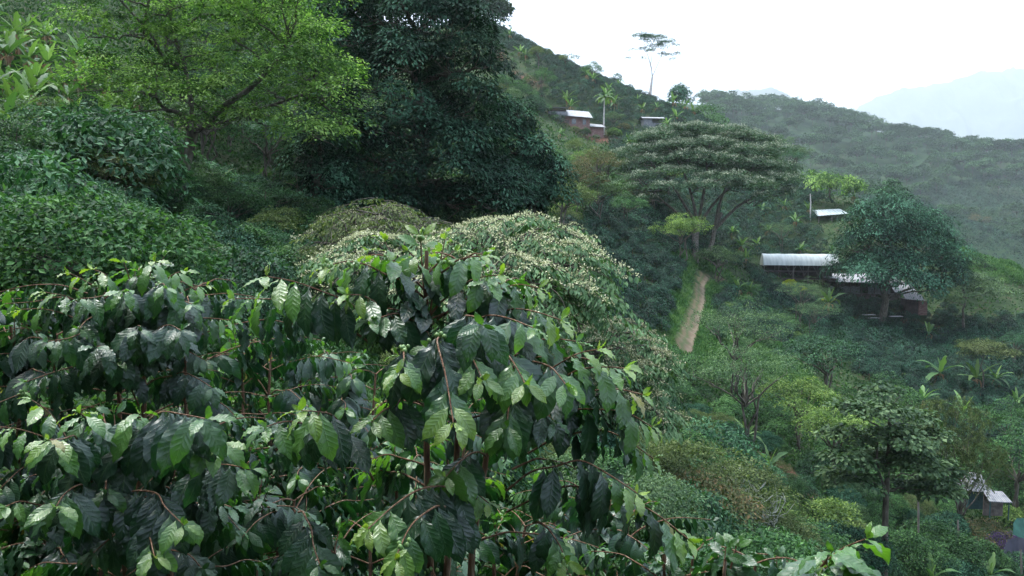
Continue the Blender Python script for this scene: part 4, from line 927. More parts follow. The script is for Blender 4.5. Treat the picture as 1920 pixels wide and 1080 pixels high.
# banana grove, upper left
G = gpoints(-120, 330, 30, 62, 2.0, [(-150, -200), (330, -200), (300, 60), (270, 230), (150, 330), (-150, 350)], r_)
G = G[r_.uniform(size=len(G)) < .8]
for p in G[:120]:
    a_, b_, _ = proj(p)
    place(BN[r_.integers(4)], p, r_.uniform(0, 6.28), r_.uniform(.5, .85), 'banana plant in the grove on the upper left slope', 'banana grove on the upper left slope')
for px, Y_, sc, lb in [(455, 47, .62, 'banana behind the trunk of the yellow-green tree'), (485, 45, .6, 'second banana right of the forked trunk'), (520, 44, .62, 'banana in the gap before the dark evergreens'), (568, 43, .6, 'banana at the dark edge of the evergreens'), (405, 44, .58, 'banana just right of the forked trunk'), (60, 33, .7, 'banana above the vine covered bushes at the left edge')]:
    put(BN[r_.integers(4)], px, Y_, sc, lb)

# -- left slope thicket
L1 = [(-200, 640), (-200, 350), (60, 350), (170, 330), (270, 290), (300, 300), (620, 330), (900, 420), (1000, 560), (900, 700), (600, 640), (300, 640)]
P = gpoints(-150, 960, 10, 46, 2.2, L1, r_); P = P[free(P[:, 0], P[:, 1])]
kinds = ['cool', 'green', 'dark', 'cool', 'green', 'grey', 'rust', 'yellow']; pr = [.28, .24, .18, .1, .08, .06, .04, .02]
names = {'cool': 'blue green', 'green': 'leafy green', 'dark': 'dark', 'grey': 'grey green', 'rust': 'reddish', 'yellow': 'yellow green', 'olive': 'olive'}
P = P[np.argsort(P[:, 1])][:165]; P_more = [P[125:]]
for p in P[:125]:
    a_, b_, _ = proj(p); k = kinds[r_.choice(8, p=pr)]
    if a_ < 330 and r_.uniform() < .6: k = 'green' if r_.uniform() < .5 else 'cool'
    s = r_.choice([.55, .8, 1.05, 1.5]) * r_.uniform(.85, 1.15) * (1.0 if p[1] > 18 else .65)
    if 240 < a_ < 430 and 14 < p[1] < 36: s *= .42
    elif a_ > 300: s = min(s, .95)
    if p[1] < 24: s = min(s, .8)
    place(shrub_of(k), p, r_.uniform(0, 6.28), s, where(('small ' if s < .7 else 'big ' if s > 1.2 else '') + names[k] + ' shrub', p), f'{names[k]} shrubs of the left thicket')
P = gpoints(-150, 700, 44, 100, 4.2, [(290, -300), (700, -300), (700, 420), (330, 330), (300, 100)], r_)
for p in P[:60]:
    k = ['cool', 'green', 'dark', 'grey'][r_.integers(4)]
    place(TR['cool' if k == 'dark' else k], p, r_.uniform(0, 6.28), r_.uniform(.6, 1.1), where(names[k] + ' leafy tree', p), 'trees above the banana grove')
for px, Y_, sc, k in [(40, 24, .55, 'green'), (120, 27, .6, 'cool'), (200, 25, .5, 'olive'), (160, 33, .7, 'cool'), (90, 35, .6, 'grey'), (430, 33, .5, 'green'), (480, 27, .42, 'cool'), (540, 31, .5, 'olive'), (560, 24, .4, 'grey'), (10, 19, .42, 'cool'), (190, 20, .4, 'green'), (500, 38, .6, 'cool'), (600, 36, .55, 'green')]:
    g = ground_at(px, Y_); place(TR[k], g, r_.uniform(0, 6.28), (sc * 1.25, sc * 1.25, sc), where('low ' + names[k] + ' tree', g))
for px, Y_, sc in [(440, 34, .42), (500, 32, .4), (380, 38, .5), (545, 36, .45), (280, 38, .5), (15, 26, .45), (130, 31, .5)]:
    g = ground_at(px, Y_); place(BN[r_.integers(4)], g, r_.uniform(0, 6.28), sc, where('young banana', g))
put(TR['rust'], 232, 33, .55, 'reddish brown dead bush left of the forked trunk')
put(SH['rust'][0], 25, 30, .8, 'brown withered bush at the left edge')

# -- ravine filler, right half
RAV = [(1150, 640), (1290, 680), (1330, 620), (1500, 640), (1700, 720), (1800, 800), (1940, 880), (1940, 1130), (1150, 1130)]
P = gpoints(1100, 1960, 22, 84, 2.7, RAV, r_); P = P[np.argsort(P[:, 1])]
P_more.append(P[85:150])
for p in P[:85]:
    a_, b_, _ = proj(p)
    k = ['green', 'cool', 'olive', 'green', 'yellow', 'grey', 'dark'][r_.integers(7)]
    place(shrub_of(k), p, r_.uniform(0, 6.28), r_.uniform(.45, .8), where(names[k] + ' shrub', p), f'{names[k]} shrubs of the ravine')
P = gpoints(1020, 1200, 60, 180, 4.0, [(1040, 250), (1130, 260), (1190, 340), (1170, 400), (1080, 430), (1000, 430)], r_)
P_more.append(P[22:45])
for p in P[:22]:
    k = ['olive', 'rust', 'yellow', 'grey', 'green'][r_.integers(5)]
    place(shrub_of(k), p, r_.uniform(0, 6.28), r_.uniform(.8, 1.4), where(names[k] + ' shrub', p), f'{names[k]} shrubs below the brick house')
P = gpoints(930, 1060, 150, 260, 5, [(930, 90), (1010, 110), (1050, 180), (1040, 215), (930, 210)], r_)
P_more.append(P[8:30])
for p in P[:8]:
    k = ['olive', 'green', 'grey', 'cool'][r_.integers(4)]
    place(shrub_of(k), p, r_.uniform(0, 6.28), r_.uniform(1.0, 1.7), f'{names[k]} shrub in the scrub left of the upper coffee slope', f'{names[k]} shrubs of the upper scrub')

P = gpoints(1300, 1560, 64, 128, 3.4, [(1335, 525), (1420, 550), (1520, 640), (1560, 720), (1420, 700), (1340, 640)], r_)
P_more.append(P[25:])
for p in P[:25]:
    k = ['green', 'cool', 'yellow', 'grey', 'cool'][r_.integers(5)]
    place(shrub_of(k), p, r_.uniform(0, 6.28), r_.uniform(.35, .75), where(f'{names[k]} scrub', p), f'{names[k]} shrubs right of the path')
# -- tall palm by the house
pr_ = np.random.default_rng(640); st = MB(); fo = MB()
tube(st, [(0, 0, -.5), (0, 0, 5), (.1, 0, 9.2)], [.2, .17, .13], 8)
for i in range(15):
    az = i * 2.4; el = pr_.uniform(-.1, 1.1); d = np.array([math.cos(az) * math.cos(el), math.sin(az) * math.cos(el), math.sin(el)])
    leaf_strip(fo, (.1, 0, 9.1), d, pr_.uniform(2.8, 3.5), .8, 1.9, pr_, pr_.uniform(.4, 1), 8, -.25, .25)
palm = plant('palm_tree', 'palm', 'tall palm with a straight pale trunk right of the brick house', (0, 0, 0), [('trunk', st, M['bark_pale'], True), ('fronds', fo, M['banana_leaf'])])
place(palm, ground_at(1132, 200), 0, 1.0)

# -- round lime bushes by the tunnel
for px, Y_, sc, lb in [(1479, 136, .42, 'lime yellow ornamental bush left of the two beside the plastic tunnel'), (1502, 135, .4, 'lime yellow ornamental bush in front of the middle of the plastic tunnel'), (1551, 133, .36, 'lime yellow bush beside the large vivid banana clump'), (1570, 132, .3, 'small lime yellow bush by the whitewashed fence')]:
    q = proto_shrub('lime_bush', 'bush', M['lime'], 2.4, 4.2, 5, .5, 40, .3, .6, np.random.default_rng(int(px)), trunk=True, zlow=.3); place(q, ground_at(px, Y_), 0, sc, lb)
q = proto_shrub('flowering_bush', 'bush', M['purple'], 2.2, 3.6, 6, .4, 40, .16, .6, np.random.default_rng(5)); place(q, ground_at(1880, 52), 0, .75, 'purple flowering bush beside the blue tarpaulin')
q = proto_shrub('clipped_bush', 'bush', M['bright_leaf'], 2.6, 4.4, 4, .6, 60, .3, .6, np.random.default_rng(6), zlow=.45); place(q, ground_at(1148, 199), 0, .8, 'rounded bright green bush right of the tall palm')

def sh_t(i):
    rr = np.random.default_rng(850 + i); fo = MB(); bl = [(rr.normal() * .35, rr.normal() * .35, rr.uniform(.5, 1.1), .55, .55, .45) for _ in range(5)]; foliage(fo, bl, .36, 34, .13, .5, .8, up=.6, droop=.6, dome=.45, zmin=-.3, r_=rr, tint_pad=.7, spread=.3); return fo
merged('shrubbery', [sh_t(i) for i in range(4)], (lambda q: q[~((proj(q)[0] > 270) & (proj(q)[0] < 430) & (q[:, 1] < 38) & (q[:, 1] > 15))])(np.concatenate(P_more)), r_, M['mid_leaf'], 'smaller bushes filling the gaps between the shrubs of the slopes', .7, 1.5)
# coffee shrubs hiding the foot of the farm walls
for px, yy in [(px, yy) for yy in (131.5, 134, 136.3) for px in range(1566, 1790, 17)]: place(cprot[r_.integers(6)], ground_at(px + r_.normal() * 4, yy + r_.normal() * .5), r_.uniform(0, 6.28), r_.uniform(.55, .95), 'dark coffee shrub in the shaded planting below the farm buildings', 'coffee shrubs below the farm')
for x, y, s_ in [(-5.5, -4.5, 1.5), (1.0, -6.5, 1.7), (6.5, -5, 1.4)]:  # unseen trees added to block sky light on the near coffee from behind
    place(TR['cool'], (x, y, float(gz(x, y)[0])), 0, s_, 'unseen tree added behind the viewer to block sky light', 'trees added behind the viewer to block light')
# -- lichen covered bare twigs inside the olive bush
mb = MB(); g = ground_at(1385, 24.5); rr = np.random.default_rng(71)
for i in range(46):
    az = rr.uniform(0, 6.28); top = g + np.array([math.cos(az) * rr.uniform(.3, 1.5), math.sin(az) * rr.uniform(.2, 1.2), rr.uniform(1.7, 2.9)])
    cv = curve(g + rr.normal(size=3) * .15, top, rr.normal(size=3) * .35, 8, .05, rr); tube(mb, cv, np.linspace(.03, .012, 8), 4)
    for j in range(6):
        s0 = cv[rr.integers(3, 8)]; tube(mb, curve(s0, s0 + rr.normal(size=3) * .32 + [0, 0, .1], rr.normal(size=3) * .1, 5, .08, rr), np.linspace(.014, .006, 5), 3)
o = mb.obj('dead_bush', M['lichen'], origin=g, smooth=True); tag(o, 'tangle of bare twigs whitened by lichen in the ravine bushes', 'dead bush')

# -- wood on the hilltop and forest of the far spur
FT = []
for i in range(6):
    rr = np.random.default_rng(700 + i); fo = MB(); st = MB(); h = rr.uniform(9, 12); wd = rr.uniform(9, 13)
    bl = [(rr.normal() * wd * .2, rr.normal() * wd * .2, h * rr.uniform(.55, .85), wd * rr.uniform(.2, .33), wd * rr.uniform(.2, .33), h * rr.uniform(.13, .22)) for _ in range(6)]
    foliage(fo, bl, 1.5, 16, 1.0, .6, dens=.9, up=.75, dome=.4, r_=rr, tint_pad=.4); tube(st, [(0, 0, -1), (0, 0, h * .6)], [.2, .12], 5); limbs(st, [(0, 0, h * .4), (0, 0, h * .5)], bl, .15, 0, r_=rr)
    FT.append(plant('forest_tree', 'tree', None, (0, 0, 0), [('trunk', st, M['bark'], True), ('crown', fo, M['forest_leaf'])]))
wood = []
for px in range(560, 945, 13):
    for dY in (0, 9): wood.append((px + r_.normal() * 4, 268 + dY + r_.normal() * 3))
for px, Y_ in wood: place(FT[r_.integers(6)], ground_at(px, Y_), r_.uniform(0, 6.28), r_.uniform(.7, 1.15), 'tree of the small wood on the hilltop', 'trees of the hilltop wood')
for px in np.arange(1050, 1290, 17): pass
HP = []
spc = 20.0
X, Yg = np.meshgrid(np.arange(110, 880, spc), np.arange(560, 1180, spc)); X = (X + r_.normal(size=X.shape) * 5).ravel(); Yg = (Yg + r_.normal(size=Yg.shape) * 5).ravel()
Z = hillz(X, Yg); a, b, _ = proj(np.stack([X, Yg, Z], -1))
FPOLY = [(1300, 150), (1560, 200), (1940, 280), (1940, 315), (1940, 330), (1900, 345), (1850, 352), (1700, 380), (1600, 400), (1540, 360), (1500, 330), (1440, 340), (1350, 300)]
ok = inpoly(a, b, FPOLY) & ~inpoly(a, b, [(1520, 290), (1560, 292), (1560, 306), (1530, 306)])
ok |= (inpoly(a, b, [(1560, 380), (1940, 420), (1940, 520), (1600, 480)]) & (r_.uniform(size=len(a)) < .5)) | (inpoly(a, b, [(1850, 300), (1940, 290), (1940, 560), (1800, 500)]) & (r_.uniform(size=len(a)) < .6))
HP = np.stack([X, Yg, Z], -1)[ok]; HP = HP[np.argsort(HP[:, 1])]; a, b, _ = proj(HP); infr = a < 1940; HP = HP[infr]
for p in HP[:238]: place(FT[r_.integers(6)], p, r_.uniform(0, 6.28), r_.uniform(1.0, 1.9), 'hazy tree in the forest on the spur across the valley', 'trees of the forest across the valley')
if len(HP) > 238:
    tm = [c.children[1] for c in FT]
    T = []
    for i in range(3):
        rr = np.random.default_rng(720 + i); fo = MB(); bl = [(rr.normal() * 2.4, rr.normal() * 2.4, 7 + rr.normal(), 3, 3, 2.2) for _ in range(5)]; foliage(fo, bl, 1.6, 12, 1.2, .6, dens=.8, up=.75, dome=.4, r_=rr); T.append(fo)
    merged('far_forest', T, HP[238:], r_, M['forest_leaf'], 'far wood thickening towards the crest of the spur', 1.2, 2.0)
hq = [(1700, 378, 335), (1850, 445, 300)]
mb2 = TR['rust']
p = at(1830, 418, 600); p[2] = hillz(p[0], p[1])[0]; place(mb2, p, 0, 3.0, 'pinkish flowering tree alone in the field across the valley')
P = []
X, Yg = np.meshgrid(np.arange(150, 560, 4.2), np.arange(400, 800, 4.2)); X = X.ravel(); Yg = Yg.ravel() + r_.normal(size=X.size) * .5; Z = hillz(X, Yg); a, b, _ = proj(np.stack([X, Yg, Z], -1))
ok = inpoly(a, b, [(1500, 340), (1700, 365), (1850, 330), (1860, 300), (1945, 290), (1945, 600), (1560, 480)]); P = np.stack([X, Yg, Z], -1)[ok]
merged('far_plantation', [proto_coffee_far(2.6, 3.2, 8, np.random.default_rng(330), .8)], P, r_, M['coffee_far'], 'dark coffee field across the valley')

def in_plant(a, b):
    k = np.zeros(len(a), bool)
    for poly, *_ in PLANT.values():
        for q in poly: k |= inpoly(a, b, q)
    return k
# -- undergrowth and grass over the near terrain, one mass each
def carpet(name, mat, n, poly_fn, L, label, Ymin, Ymax, px0, px1, up, Wd, hgt, seed):
    rr = np.random.default_rng(seed); mb = MB()
    s = np.exp(rr.uniform(np.log(Ymin), np.log(Ymax), n)); u = (rr.uniform(px0, px1, n) - 960) / FPX
    X = u * s; Z = gz(X, s); a, b, _ = proj(np.stack([X, s, Z], -1)); ok = poly_fn(a, b, X, s); X, s, Z = X[ok], s[ok], Z[ok]; n = len(X)
    sz = L * (s / 30) ** .55 * rr.uniform(.6, 1.3, n)
    P = np.stack([X, s, Z + rr.uniform(-.05, hgt, n) * (s / 30) ** .4], -1)
    D = rr.normal(size=(n, 3)) + np.array([0, 0, up]); quads(mb, P, D, rr.normal(size=(n, 3)) + [0, 0, .8], sz, sz * Wd, np.clip(.5 + vnoise(X, s, 2.5) * .35 + rr.normal(size=n) * .15, 0, 1), .15)
    return tag(mb.obj(name, mat), label, kind='stuff')
carpet('undergrowth', M['under_leaf'], 430000, lambda a, b, x, y: (dist_path(x, y) > 1.9) & (soil_mask(x, y) < .5) & ((rng.uniform(size=len(x)) < .25) | ~in_plant(a, b)), .2, 'low leafy undergrowth covering the slopes', 9, 270, -80, 2000, .7, .55, .45, 801)
def gf(a, b, x, y):
    k = np.zeros(len(a), bool)
    for p in GRASS_POLYS: k |= inpoly(a, b, p)
    return (k & (dist_path(x, y) > .95)) | ((dist_path(x, y) < 4) & (dist_path(x, y) > .95) & (y > 70))
carpet('grass', M['grass_leaf'], 900000, gf, .22, 'rough green grass beside the path and on the banks', 55, 190, 1200, 1950, 1.6, .22, .25, 802)
# bushes on the open bank between the near coffee shrubs and the flowering trees
P = gpoints(760, 1500, 8, 21, 1.7, [(700, 640), (1000, 700), (1300, 900), (1500, 1100), (1500, 1700), (700, 1700)], r_)
for p in P[:45]:
    k = ['green', 'cool', 'olive', 'dark', 'grey'][r_.integers(5)]
    place(shrub_of(k), p, r_.uniform(0, 6.28), r_.uniform(.3, .5), f'low {names[k]} shrub on the bank under the flowering trees', f'low {names[k]} shrubs under the flowering trees')
# ================================================================ near coffee shrubs
def coffee_material():
    m, t, out = nmat('coffee_leaf'); N = t.nodes; Lk = t.links
    def mth(op, a=None, b=None, c=None):
        n = N.new('ShaderNodeMath'); n.operation = op
        for i, q in enumerate((a, b, c)):
            if q is None: continue
            if isinstance(q, (int, float)): n.inputs[i].default_value = q
            else: Lk.new(q, n.inputs[i])
        return n.outputs[0]
    a = N.new('ShaderNodeAttribute'); a.attribute_name = 'luv'; sx = N.new('ShaderNodeSeparateXYZ'); Lk.new(a.outputs['Vector'], sx.inputs[0])
    s_, t_, yg = sx.outputs
    ti = N.new('ShaderNodeAttribute'); ti.attribute_name = 'tint'
    as_ = mth('ABSOLUTE', s_)
    ph = mth('SUBTRACT', mth('MULTIPLY', t_, 9.5), mth('MULTIPLY', as_, 1.5))
    wave = mth('ABSOLUTE', mth('SINE', mth('MULTIPLY', ph, 3.14159)))          # 0 on a vein
    vein = mth('MULTIPLY', mth('SUBTRACT', 1.0, mth('MINIMUM', mth('MULTIPLY', wave, 5.0), 1.0)), mth('SUBTRACT', 1.0, as_))
    mid = mth('SUBTRACT', 1.0, mth('MINIMUM', mth('MULTIPLY', as_, 16.0), 1.0))
    vm = mth('MAXIMUM', mth('MULTIPLY', vein, .25), mth('MULTIPLY', mid, .9))
    tc = N.new('ShaderNodeTexCoord'); nz = N.new('ShaderNodeTexNoise'); nz.inputs['Scale'].default_value = 14; nz.inputs['Detail'].default_value = 4; Lk.new(tc.outputs['Object'], nz.inputs[0])
    r1 = ramp(t, [(0.0025, 0.016, 0.009), (0.005, 0.032, 0.014), (0.018, 0.085, 0.026)], [0, .5, 1])
    Lk.new(mth('ADD', mth('MULTIPLY', ti.outputs['Fac'], .8), mth('MULTIPLY', mth('SUBTRACT', nz.outputs['Fac'], .4), .5)), r1.inputs[0])
    r2 = ramp(t, [(0.036, 0.125, 0.028), (0.12, 0.27, 0.042), (0.25, 0.37, 0.05), (0.34, 0.25, 0.06)], [0, .45, .88, 1]); Lk.new(yg, r2.inputs[0])
    mx = N.new('ShaderNodeMixRGB'); Lk.new(mth('MINIMUM', mth('MULTIPLY', yg, 4.0), 1.0), mx.inputs[0]); Lk.new(r1.outputs[0], mx.inputs[1]); Lk.new(r2.outputs[0], mx.inputs[2])
    mv = N.new('ShaderNodeMixRGB'); Lk.new(mth('MULTIPLY', vm, .45), mv.inputs[0]); Lk.new(mx.outputs[0], mv.inputs[1]); mv.inputs[2].default_value = (0.12, 0.2, 0.08, 1)
    gm = N.new('ShaderNodeNewGeometry'); mb_ = N.new('ShaderNodeMixRGB'); Lk.new(mth('MULTIPLY', gm.outputs['Backfacing'], .5), mb_.inputs[0]); Lk.new(mv.outputs[0], mb_.inputs[1]); mb_.inputs[2].default_value = (0.03, 0.07, 0.035, 1)
    b = N.new('ShaderNodeBsdfPrincipled'); Lk.new(mb_.outputs[0], b.inputs['Base Color'])
    rr = ramp(t, [(0.3,) * 3, (0.46,) * 3], [.35, .65]); nz2 = N.new('ShaderNodeTexNoise'); nz2.inputs['Scale'].default_value = 40; Lk.new(tc.outputs['Object'], nz2.inputs[0]); Lk.new(nz2.outputs['Fac'], rr.inputs[0]); Lk.new(rr.outputs[0], b.inputs['Roughness'])
    b.inputs['Specular IOR Level'].default_value = .75
    hgt = mth('SUBTRACT', mth('MULTIPLY', mth('POWER', wave, .6), mth('SUBTRACT', 1.0, mth('MULTIPLY', as_, .6))), mth('MULTIPLY', mid, .8))
    bp = N.new('ShaderNodeBump'); bp.inputs['Strength'].default_value = .3; bp.inputs['Distance'].default_value = .004; Lk.new(hgt, bp.inputs['Height'])
    # rain drops still lying on the leaves
    vo = N.new('ShaderNodeTexVoronoi'); vo.inputs['Scale'].default_value = 170; Lk.new(tc.outputs['Object'], vo.inputs[0])
    dr = mth('MULTIPLY', mth('MAXIMUM', mth('SUBTRACT', .32, vo.outputs['Distance']), 0.0), mth('GREATER_THAN', nz.outputs['Fac'], .5))
    b2 = N.new('ShaderNodeBump'); b2.inputs['Strength'].default_value = .6; b2.inputs['Distance'].default_value = .006; Lk.new(dr, b2.inputs['Height']); Lk.new(bp.outputs[0], b2.inputs['Normal'])
    Lk.new(b2.outputs[0], b.inputs['Normal'])
    tr = N.new('ShaderNodeBsdfTranslucent'); mm = N.new('ShaderNodeMixRGB'); mm.blend_type = 'MULTIPLY'; mm.inputs[0].default_value = 1; mm.inputs[2].default_value = (1.5, 1.7, .5, 1); Lk.new(mv.outputs[0], mm.inputs[1]); Lk.new(mm.outputs[0], tr.inputs[0])
    ms = N.new('ShaderNodeMixShader'); ms.inputs[0].default_value = .25; Lk.new(b.outputs[0], ms.inputs[1]); Lk.new(tr.outputs[0], ms.inputs[2]); Lk.new(ms.outputs[0], out.inputs[0]); return m
M['coffee_leaf'] = coffee_material()
M['berry'] = noisemat('berry', [(0.10, 0.2, 0.05), (0.2, 0.32, 0.1)], 30, rough=.35, spec=.5)
M['twig'] = noisemat('twig', [(0.05, 0.08, 0.02), (0.12, 0.16, 0.05)], 20, rough=.6)

def leaf_templates(nv, rows, cols, seed):
    r = np.random.default_rng(seed); out = []
    t = np.linspace(0, 1, rows); s = np.linspace(-1, 1, cols)
    prof = np.interp(t, [0, .06, .15, .28, .42, .55, .68, .8, .88, .94, 1], [.02, .10, .42, .78, .98, 1, .88, .62, .34, .12, .0]) * .195
    for i in range(nv):
        bend = r.uniform(.2, 1.25); tw = r.normal() * .35; fold = r.uniform(.1, .5); amp = r.uniform(.02, .05); nw = r.uniform(3.5, 5.5); p1, p2 = r.uniform(0, 6.28, 2)
        th = -bend * (t ** 1.6) + .12; side = r.normal() * .07
        dx = np.cos(th); dz = np.sin(th); ax = np.concatenate([[0], np.cumsum((dx[1:] + dx[:-1]) / 2)]) / (rows - 1); az = np.concatenate([[0], np.cumsum((dz[1:] + dz[:-1]) / 2)]) / (rows - 1)
        T, S = np.meshgrid(t, s, indexing='ij')
        w = S * prof[:, None] * (1 + .05 * np.sin(T * 30 + p1))
        q = fold * np.abs(w) * .7 + amp * np.abs(S) ** 3 * np.sin(2 * np.pi * nw * T + np.where(S > 0, p1, p2)) - .035 * np.abs(S) ** 2 * (1 - fold)
        ang = tw * T
        ly = w * np.cos(ang) - q * np.sin(ang); lq = w * np.sin(ang) + q * np.cos(ang)
        X = ax[:, None] - dz[:, None] * lq; Z = az[:, None] + dx[:, None] * lq; Yv = ly + side * T ** 2
        v = np.stack([X, Yv, Z], -1).reshape(-1, 3)
        _, f = grid_mesh(v.reshape(rows, cols, 3), rows, cols)
        out.append((v, f, np.stack([S, T, 0 * T], -1).reshape(-1, 3)))
    return out
LT_HI = leaf_templates(16, 15, 7, 1); LT_LO = leaf_templates(10, 8, 3, 2)
def put_leaves(mb, P, D, Nn, L, tint, young, hi=True, r=None):
    T = LT_HI if hi else LT_LO
    P = np.array(P); D = unit(np.array(D)); Nn = np.array(Nn); S = unit(np.cross(Nn, D)); N2 = np.cross(D, S); L = np.array(L); tint = np.array(tint); young = np.array(young)
    pick = r.integers(0, len(T), len(P))
    for i, (v, f, uv) in enumerate(T):
        k = pick == i; n = int(k.sum())
        if not n: continue
        w = P[k][:, None] + L[k][:, None, None] * (v[None, :, :1] * D[k][:, None] + v[None, :, 1:2] * S[k][:, None] + v[None, :, 2:] * N2[k][:, None])
        ff = (f[None] + (np.arange(n) * len(v))[:, None, None]).reshape(-1, 4)
        luv = np.broadcast_to(uv[None], (n, len(v), 3)).copy(); luv[..., 2] = young[k][:, None]
        mb.add(w.reshape(-1, 3), ff, np.repeat(tint[k], len(v)), luv.reshape(-1, 3))
def sphere_t(nu=8, nv=5):
    th = np.linspace(0, np.pi, nv + 1); ph = np.linspace(0, 2 * np.pi, nu, endpoint=False)
    v = np.array([[np.sin(a) * np.cos(b), np.sin(a) * np.sin(b), np.cos(a)] for a in th for b in ph])
    f = [[i * nu + j, (i + 1) * nu + j, (i + 1) * nu + (j + 1) % nu, i * nu + (j + 1) % nu] for i in range(nv) for j in range(nu)]
    return v, np.array(f)
SV, SF = sphere_t()
UP = np.array([0, 0, 1.])
def coffee_plant(base, h, rad, seed, label, levels=20, lsc=1.0, hi=True, hero=(), stems=((0, 0),), berries=12, group=None, from_h=.35, youngness=1.0, spacing=.055, topdroop=1.0, skip=0.0, fillers=0):
    r = np.random.default_rng(seed); base = np.asarray(base, float)
    lv = dict(P=[], D=[], N=[], L=[], t=[], y=[]); st = MB(); tw = MB(); be = MB(); nodes = []
    def leaf(p, d, n, L, t_, y): lv['P'].append(p); lv['D'].append(d); lv['N'].append(n); lv['L'].append(L); lv['t'].append(t_); lv['y'].append(y)
    def branch(p0, p1, arch, ls, leafed=.4, young=1.0, droop=1.0, r0=.0065):
        p0 = np.asarray(p0, float); p1 = np.asarray(p1, float); Ln = np.linalg.norm(p1 - p0)
        cv = spline(curve(p0, p1, (0, 0, Ln * arch), 6, .014, r), 5); tg = unit(np.gradient(cv, axis=0)); d = np.concatenate([[0], np.cumsum(np.linalg.norm(np.diff(cv, axis=0), axis=1))]); tot = d[-1]
        tube(st, cv, np.linspace(r0 * .65, .0018, len(cv)), 6)
        sp = spacing * ls * .8; n = max(2, int(tot * (1 - leafed) / sp))
        for i in range(n + 1):
            dd = tot - i * sp
            if dd < 0: break
            p = np.array([np.interp(dd, d, cv[:, k]) for k in range(3)]); tt = unit(np.array([np.interp(dd, d, tg[:, k]) for k in range(3)]))
            nodes.append((p, tt))
            side = unit(np.cross(tt, UP)); out = tt * np.array([1, 1, .2])
            upl = unit(np.cross(side, tt));
            y = max(0., 1 - i / 3.0) * young * r.uniform(.5, 1.1); size = (.07 + .036 * min(i, 2.4)) * ls * r.uniform(.85, 1.2)
            if i == 0: y = min(1, y * 1.1)
            for sg in (-1, 1):
                if i > 2 and r.uniform() < .10 + skip: continue
                g = (.35 + .75 * min(i, 2.2) * .6) * droop * r.uniform(.7, 1.4)
                D = side * sg * r.uniform(.45, .95) + tt * (.75 - .12 * min(i, 3)) - UP * g + r.normal(size=3) * .14
                Nl = upl * .8 + out * (.5 + .5 * g) + side * sg * .25 + UP * .3 + r.normal(size=3) * .2
                leaf(p + side * sg * .006, D, Nl, size, np.clip(r.normal(.48, .34), 0, 1), .98 if r.uniform() < .004 else np.clip(y, 0, .84))
            if i == 0 and young > 0:   # opening bud pair
                for q in range(2): leaf(p, tt * .7 + UP * .7 + r.normal(size=3) * .4, r.normal(size=3), .038 * ls * r.uniform(.8, 1.4), .8, r.uniform(.6, .92) * min(1, young))
        return cv
    top = base + np.array([0, 0, h]); stemtops = []
    for sx, sy in stems:
        e = top + np.array([sx, sy, -abs(sx) * .4]); c = spline(curve(base + [sx * .2, sy * .2, -.3], e, (0, 0, 0), 6, .015, r), 5)
        tube(st, c, np.linspace(.021, .006, len(c)), 8); stemtops.append(c)
    ang = r.uniform(0, 3)
    for i in range(levels):
        c = stemtops[i % len(stemtops)]; fz = from_h + (1 - from_h) * (i + .5) / levels; p0 = c[int(fz * (len(c) - 1))]
        p0 = np.array([np.interp(base[2] + h * fz, c[:, 2], c[:, k]) for k in range(3)]); ang += 1.57 + r.normal() * .25
        Lb = rad * min(1, 1.35 * math.sqrt(max(.03, 1 - fz ** 3))) * r.uniform(.8, 1.15) * min(1, .42 + .8 * max(0, fz - .1))
        for sg in (0, math.pi):
            a = ang + sg + r.normal() * .15; d = np.array([math.cos(a), math.sin(a), 0])
            branch(p0, p0 + d * Lb + UP * Lb * (.25 - .55 * (1 - fz)) * r.uniform(.5, 1.3), .22, lsc, .35, youngness * r.uniform(.3, 1), topdroop)
    for k in range(3): branch(stemtops[0][-4], stemtops[0][-1] + r.normal(size=3) * [.05, .05, .02] + [0, 0, .03], .1, lsc * .9, .1, youngness, .6)
    for q in hero:
        (ax, ay, aY), (bx, by, bY), ls = q[:3]; yv = min(1, 1.25 * (q[3] if len(q) > 3 else .8)); ar = q[4] if len(q) > 4 else .25; lf = q[5] if len(q) > 5 else .3; dp = q[6] if len(q) > 6 else 1.
        branch(at(ax, ay, aY), at(bx, by, bY), ar, ls * .85, lf, yv, dp)
    nodes_ = [nodes[i] for i in r.permutation(len(nodes))[:berries]] if berries else []
    clusters = []
    for p, tt in nodes_:
        bc = MB()
        for j in range(r.integers(5, 11)):
            c = p + r.normal(size=3) * .009 + tt * r.normal() * .008; s = r.uniform(.0055, .0075) * (1 if hi else 1.3)
            bc.add(c + SV * s * [1, 1, 1.15], SF)
        clusters.append(bc)
    fo = MB(); put_leaves(fo, lv['P'], lv['D'], lv['N'], lv['L'], lv['t'], lv['y'], hi, r)
    e = plant('coffee_shrub', 'coffee shrub', label, base, [('stems', st, M['bark_red'], True), ('foliage', fo, M['coffee_leaf'], True)] + [('berry_cluster', bc, M['berry'], True) for bc in clusters], group)
    return e, len(lv['P'])
def gb(px, Y): g = ground_at(px, Y); return g
def ctop(px, py, Y):     # base on the ground and height up to the pixel row
    b = gb(px, Y); t = at(px, py, Y); b[0] = t[0]; return b, float(t[2] - b[2])
cnt = 0
b, h = ctop(800, 470, 2.6)
